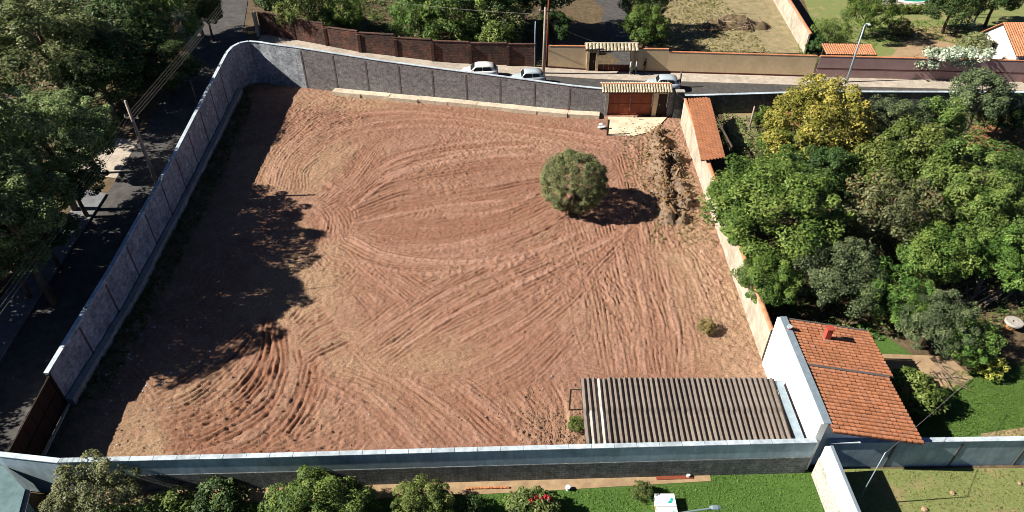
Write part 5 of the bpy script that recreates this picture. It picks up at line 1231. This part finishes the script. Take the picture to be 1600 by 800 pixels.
def wire(label, a, b_, sag, r_=.022, group='overhead wires along the side road'):
    a, b_ = V(a), V(b_); pts = [a.lerp(b_, k/16)-V((0, 0, sag*4*(k/16)*(1-k/16))) for k in range(17)]
    mb = MB(); mb.tube(pts, r_, 5); return single(mb, 'overhead_wire', M['wire'], label, 'wire', group, True)
PT = V((PL.x, PL.y, 7.7))
for k, nm in enumerate(('outermost thin', 'second', 'third', 'innermost')):
    o_ = V((-.45+.28*k, 0, 0))
    wire(nm+' overhead wire from weathered pole down the side road towards the viewer', PT+o_, V((-27.0, 8.0, 7.0))+o_, .55, .010)
    wire(nm+' overhead wire from weathered pole up the side road to top edge', PT+o_, V((-28.3, 96, 10.0))+o_, .5, .010)
pt = PE(849, 116); wire('thin overhead wire running from concrete pole to tiled gateway', V((pt.x, pt.y, 6.4)), V((8.8, 72, 3.5)), .2, .02, 'street wires')
wire('thin overhead wire running from concrete pole left above brick wall', V((pt.x, pt.y, 6.9)), V((-30, 77, 9.0)), .8, .02, 'street wires')
p = P(1337, 790); wire('dark cable from thin pale pole back over the garden', V((p.x, p.y, 4.5)), P(1504, 602, 3.0), .15, .012, 'garden cables')

# ================================================================== parked cars
def car(label, c, ang, paint, L_=3.9, W=1.62, Hh=1.45):
    t = thing('parked_car', label, 'car', tuple(c), 'cars parked along the street'); Rz = Matrix.Rotation(ang, 3, 'Z'); c = V(c)
    T = lambda x, y, z: c+Rz @ V((x, y, z))
    h = W/2; h2 = L_/2
    # body shell: stations along the length, front at +x
    st = [(-h2, .78, .42, .78), (-h2+.12, .92, .30, .90), (-h2+.7, 1.0, .22, .93), (-.3, 1.0, .20, .90), (h2-1.15, 1.0, .20, .88), (h2-.5, .97, .22, .78), (h2-.12, .88, .28, .66), (h2, .72, .38, .55)]
    rings = []
    for x, w_, z0, z1 in st:
        y = h*w_; rings.append([T(x, -y*.92, z0), T(x, -y, (z0+z1)*.5), T(x, -y*.97, z1-.06), T(x, -y*.86, z1), T(x, y*.86, z1), T(x, y*.97, z1-.06), T(x, y, (z0+z1)*.5), T(x, y*.92, z0)])
    mb = MB(); mb.loft(rings); bd = mb.build('body', M[paint], t, True)
    cab = [(-h2+.22, .80, .86, .88), (-h2+.50, .76, .86, Hh-.10), (-.75, .74, .86, Hh), (.1, .74, .86, Hh-.01), (.42, .72, .86, Hh-.10), (h2-1.05, .80, .86, .88)]
    rings = []
    for x, w_, z0, z1 in cab:
        y = h*w_; b2 = h*.86; rings.append([T(x, -b2, z0), T(x, -y, max(z0+.01, z1-.07)), T(x, -y*.86, z1), T(x, y*.86, z1), T(x, y, max(z0+.01, z1-.07)), T(x, b2, z0)])
    mb = MB(); mb.loft(rings); mb.build('roof', M[paint], t, True)
    for s in (-1, 1):
        for x0, x1, u0, u1 in ((-h2+.62, -.42, -h2+.80, -.42), (-.34, .72, -.34, .32)):
            mb = MB(); yb, yt = s*h*.875, s*h*.775; mb.add([T(x0, yb, .92), T(x1, yb, .92), T(u1, yt, Hh-.14), T(u0, yt, Hh-.14)], [(0, 1, 2, 3) if s < 0 else (3, 2, 1, 0)]); mb.build('side_window', M['glass'], t)
        for x in (-h2+.72, h2-.78):
            mb = MB(); mb.tube([T(x, s*(h-.2), .29), T(x, s*(h+.005), .29)], .29, 16); wh = mb.build('wheel', M['tyre'], t)
            mb = MB(); mb.tube([T(x, s*(h+.004), .29), T(x, s*(h+.02), .29)], .18, 12); mb.build('rim', M['chrome'], wh)
        mb = MB(); mb.box(T(h2-.10, s*h*.62, .60), (.14, .34, .14), ang); mb.build('headlight', M['chrome'], t)
        mb = MB(); mb.box(T(-h2+.06, s*h*.72, .72), (.1, .22, .2), ang); mb.build('tail_light', M['red_lamp'], t)
        mb = MB(); mb.box(T(.62, s*(h+.07), .96), (.12, .18, .12), ang); mb.build('wing_mirror', M[paint], t)
    mb = MB(); mb.add([T(h2-1.10, -h*.74, .925), T(h2-1.10, h*.74, .925), T(.45, h*.64, Hh-.115), T(.45, -h*.64, Hh-.115)], [(0, 1, 2, 3)]); 
    for i in range(len(mb.v)): mb.v[i] = tuple(V(mb.v[i])+Rz @ V((.03, 0, .03)))
    mb.build('windscreen', M['glass'], t)
    mb = MB(); mb.add([T(-h2+.20, h*.74, .92), T(-h2+.20, -h*.74, .92), T(-h2+.46, -h*.66, Hh-.15), T(-h2+.46, h*.66, Hh-.15)], [(0, 1, 2, 3)])
    for i in range(len(mb.v)): mb.v[i] = tuple(V(mb.v[i])+Rz @ V((-.03, 0, .02)))
    mb.build('rear_window', M['glass'], t)
    mb = MB(); mb.box(T(h2+.0, 0, .42), (.06, W*.62, .14), ang); mb.build('bumper_grille', M['tyre'], t)
    return t
def car_at(p0, p1, label, paint, dy=-.75, **kw):
    a, b_ = PE(p0[0], p0[1], .9), PE(p1[0], p1[1], .9); c = (a+b_)/2; c.y += 0
    z = EF(c.x, c.y)+.03; an = math.atan2(a.y-b_.y, a.x-b_.x)
    return car(label, (c.x, c.y, z), an, paint, L_=(a-b_).length, **kw)
car_at((719, 107), (778, 108), 'white hatchback parked nose left before the brick wall', 'carwhite')
car_at((798, 117), (852, 118), 'pale blue hatchback parked by the tall utility pole', 'carsilver')
car_at((1009, 126), (1063, 128), 'pale blue car parked behind the tiled entrance canopy', 'carsilver')

# ================================================================== people by the gateway
def person(label, c, ang, top, legs, shorts, hgt=1.72, arm=0.0):
    t = thing('person', label, 'person', tuple(c), 'people chatting by the gateway'); k = hgt/1.72
    Vx, Ed, Rd = [], [], []
    def nv(p, r_, par=None):
        Vx.append(tuple(x*k for x in p)); Rd.append(r_*k)
        if par is not None: Ed.append((par, len(Vx)-1))
        return len(Vx)-1
    pe = nv((0, 0, .94), .125); sp_ = nv((0, .01, 1.12), .125, pe); chs = nv((0, .01, 1.33), .145, sp_); nk = nv((0, 0, 1.47), .058, chs); hd1 = nv((0, .015, 1.56), .082, nk); hd2 = nv((0, .01, 1.645), .088, hd1); nv((0, 0, 1.70), .05, hd2); nv((0, .105, 1.585), .016, hd1)
    for s in (-1, 1):
        hip = nv((s*.10, 0, .88), .095, pe); kn = nv((s*.115, .02, .48), .062, hip); an_ = nv((s*.12, -.01, .09), .043, kn); nv((s*.13, .13, .035), .035, an_)
        sh = nv((s*.19, 0, 1.38), .062, chs); el_ = nv((s*.25, .0-.02, 1.11), .045, sh); wr = nv((s*.255, .10+arm*.2, .88+arm*.16), .030, el_); pa = nv((s*.25, .13+arm*.2, .80+arm*.18), .034, wr)
        for q, (dx, l) in enumerate(((-.03, .075), (-.01, .09), (.01, .085), (.03, .065))): f1 = nv((s*.25+dx, .14+arm*.2, .75+arm*.18), .010, pa); nv((s*.25+dx, .155+arm*.2, .80-l*1.2+arm*.18), .008, f1)
        th_ = nv((s*.25-s*.04, .15+arm*.2, .79+arm*.18), .011, pa); nv((s*.25-s*.055, .165+arm*.2, .75+arm*.18), .009, th_)
    me_ = bpy.data.meshes.new('body'); me_.from_pydata(Vx, Ed, []); ob = link(bpy.data.objects.new('body', me_)); md = ob.modifiers.new('skin', 'SKIN'); md.use_smooth_shade = True
    for i, sv in enumerate(me_.skin_vertices[0].data): sv.radius = (Rd[i], Rd[i]); sv.use_root = i == 0
    ob.modifiers.new('sub', 'SUBSURF').levels = 1; ob.modifiers['sub'].render_levels = 1
    dg = bpy.context.evaluated_depsgraph_get(); m2 = bpy.data.meshes.new_from_object(ob.evaluated_get(dg)); m2.name = 'body'; bpy.data.objects.remove(ob)
    m2.materials.clear()
    for x in (M['skin'], M[top], M[legs], M['tyre']): m2.materials.append(x)
    for f in m2.polygons:
        z, x, y = f.center.z/k, abs(f.center.x)/k, f.center.y/k
        f.material_index = 3 if z < .07 else (0 if z > 1.475 or (x > .2 and z < (1.12 if top != 'cloth_dark' else .9)) else (1 if z > .93 else (2 if z > (.5 if shorts else .07) else 0)))
        f.use_smooth = True
    place('body', m2, t, rot=(0, 0, ang))
    bm = bmesh.new(); bmesh.ops.create_uvsphere(bm, u_segments=12, v_segments=8, radius=.098*k)
    bmesh.ops.delete(bm, geom=[v_ for v_ in bm.verts if v_.co.z < -.05*k or (v_.co.y > .045*k and v_.co.z < .045*k)], context='VERTS')
    me_ = bpy.data.meshes.new('hair'); bm.to_mesh(me_); bm.free(); me_.materials.append(M['hair']); place('hair', me_, t, loc=Matrix.Rotation(ang, 3, 'Z') @ V((0, -.008, 1.635*k)), rot=(0, 0, ang))
    for s in (-1, 1):
        mb = MB(); mb.blob((0, 0, 0), .012, random.Random(1), 0); me_ = mb.mesh('eye', M['hair']); place('eye', me_, t, loc=Matrix.Rotation(ang, 3, 'Z') @ V((s*.035*k, .09*k, 1.615*k)))
    return t
for lab, p, an, tp_, lg, shr in (
    ('person in white shirt and green shorts standing by the gateway', (984, 118.5), R(-110), 'cloth_white', 'cloth_green', True),
    ('person in light blue shirt and jeans between two others by gateway', (993, 118.5), R(70), 'cloth_blue', 'cloth_denim', False),
    ('person in dark clothes standing before the beige wall', (1006, 117), R(100), 'cloth_dark', 'cloth_grey', False)):
    c = PE(*p); person(lab, (c.x, c.y, EF(c.x, c.y)+.14), an, tp_, lg, shr, arm=.5 if 'blue' in lab else 0)
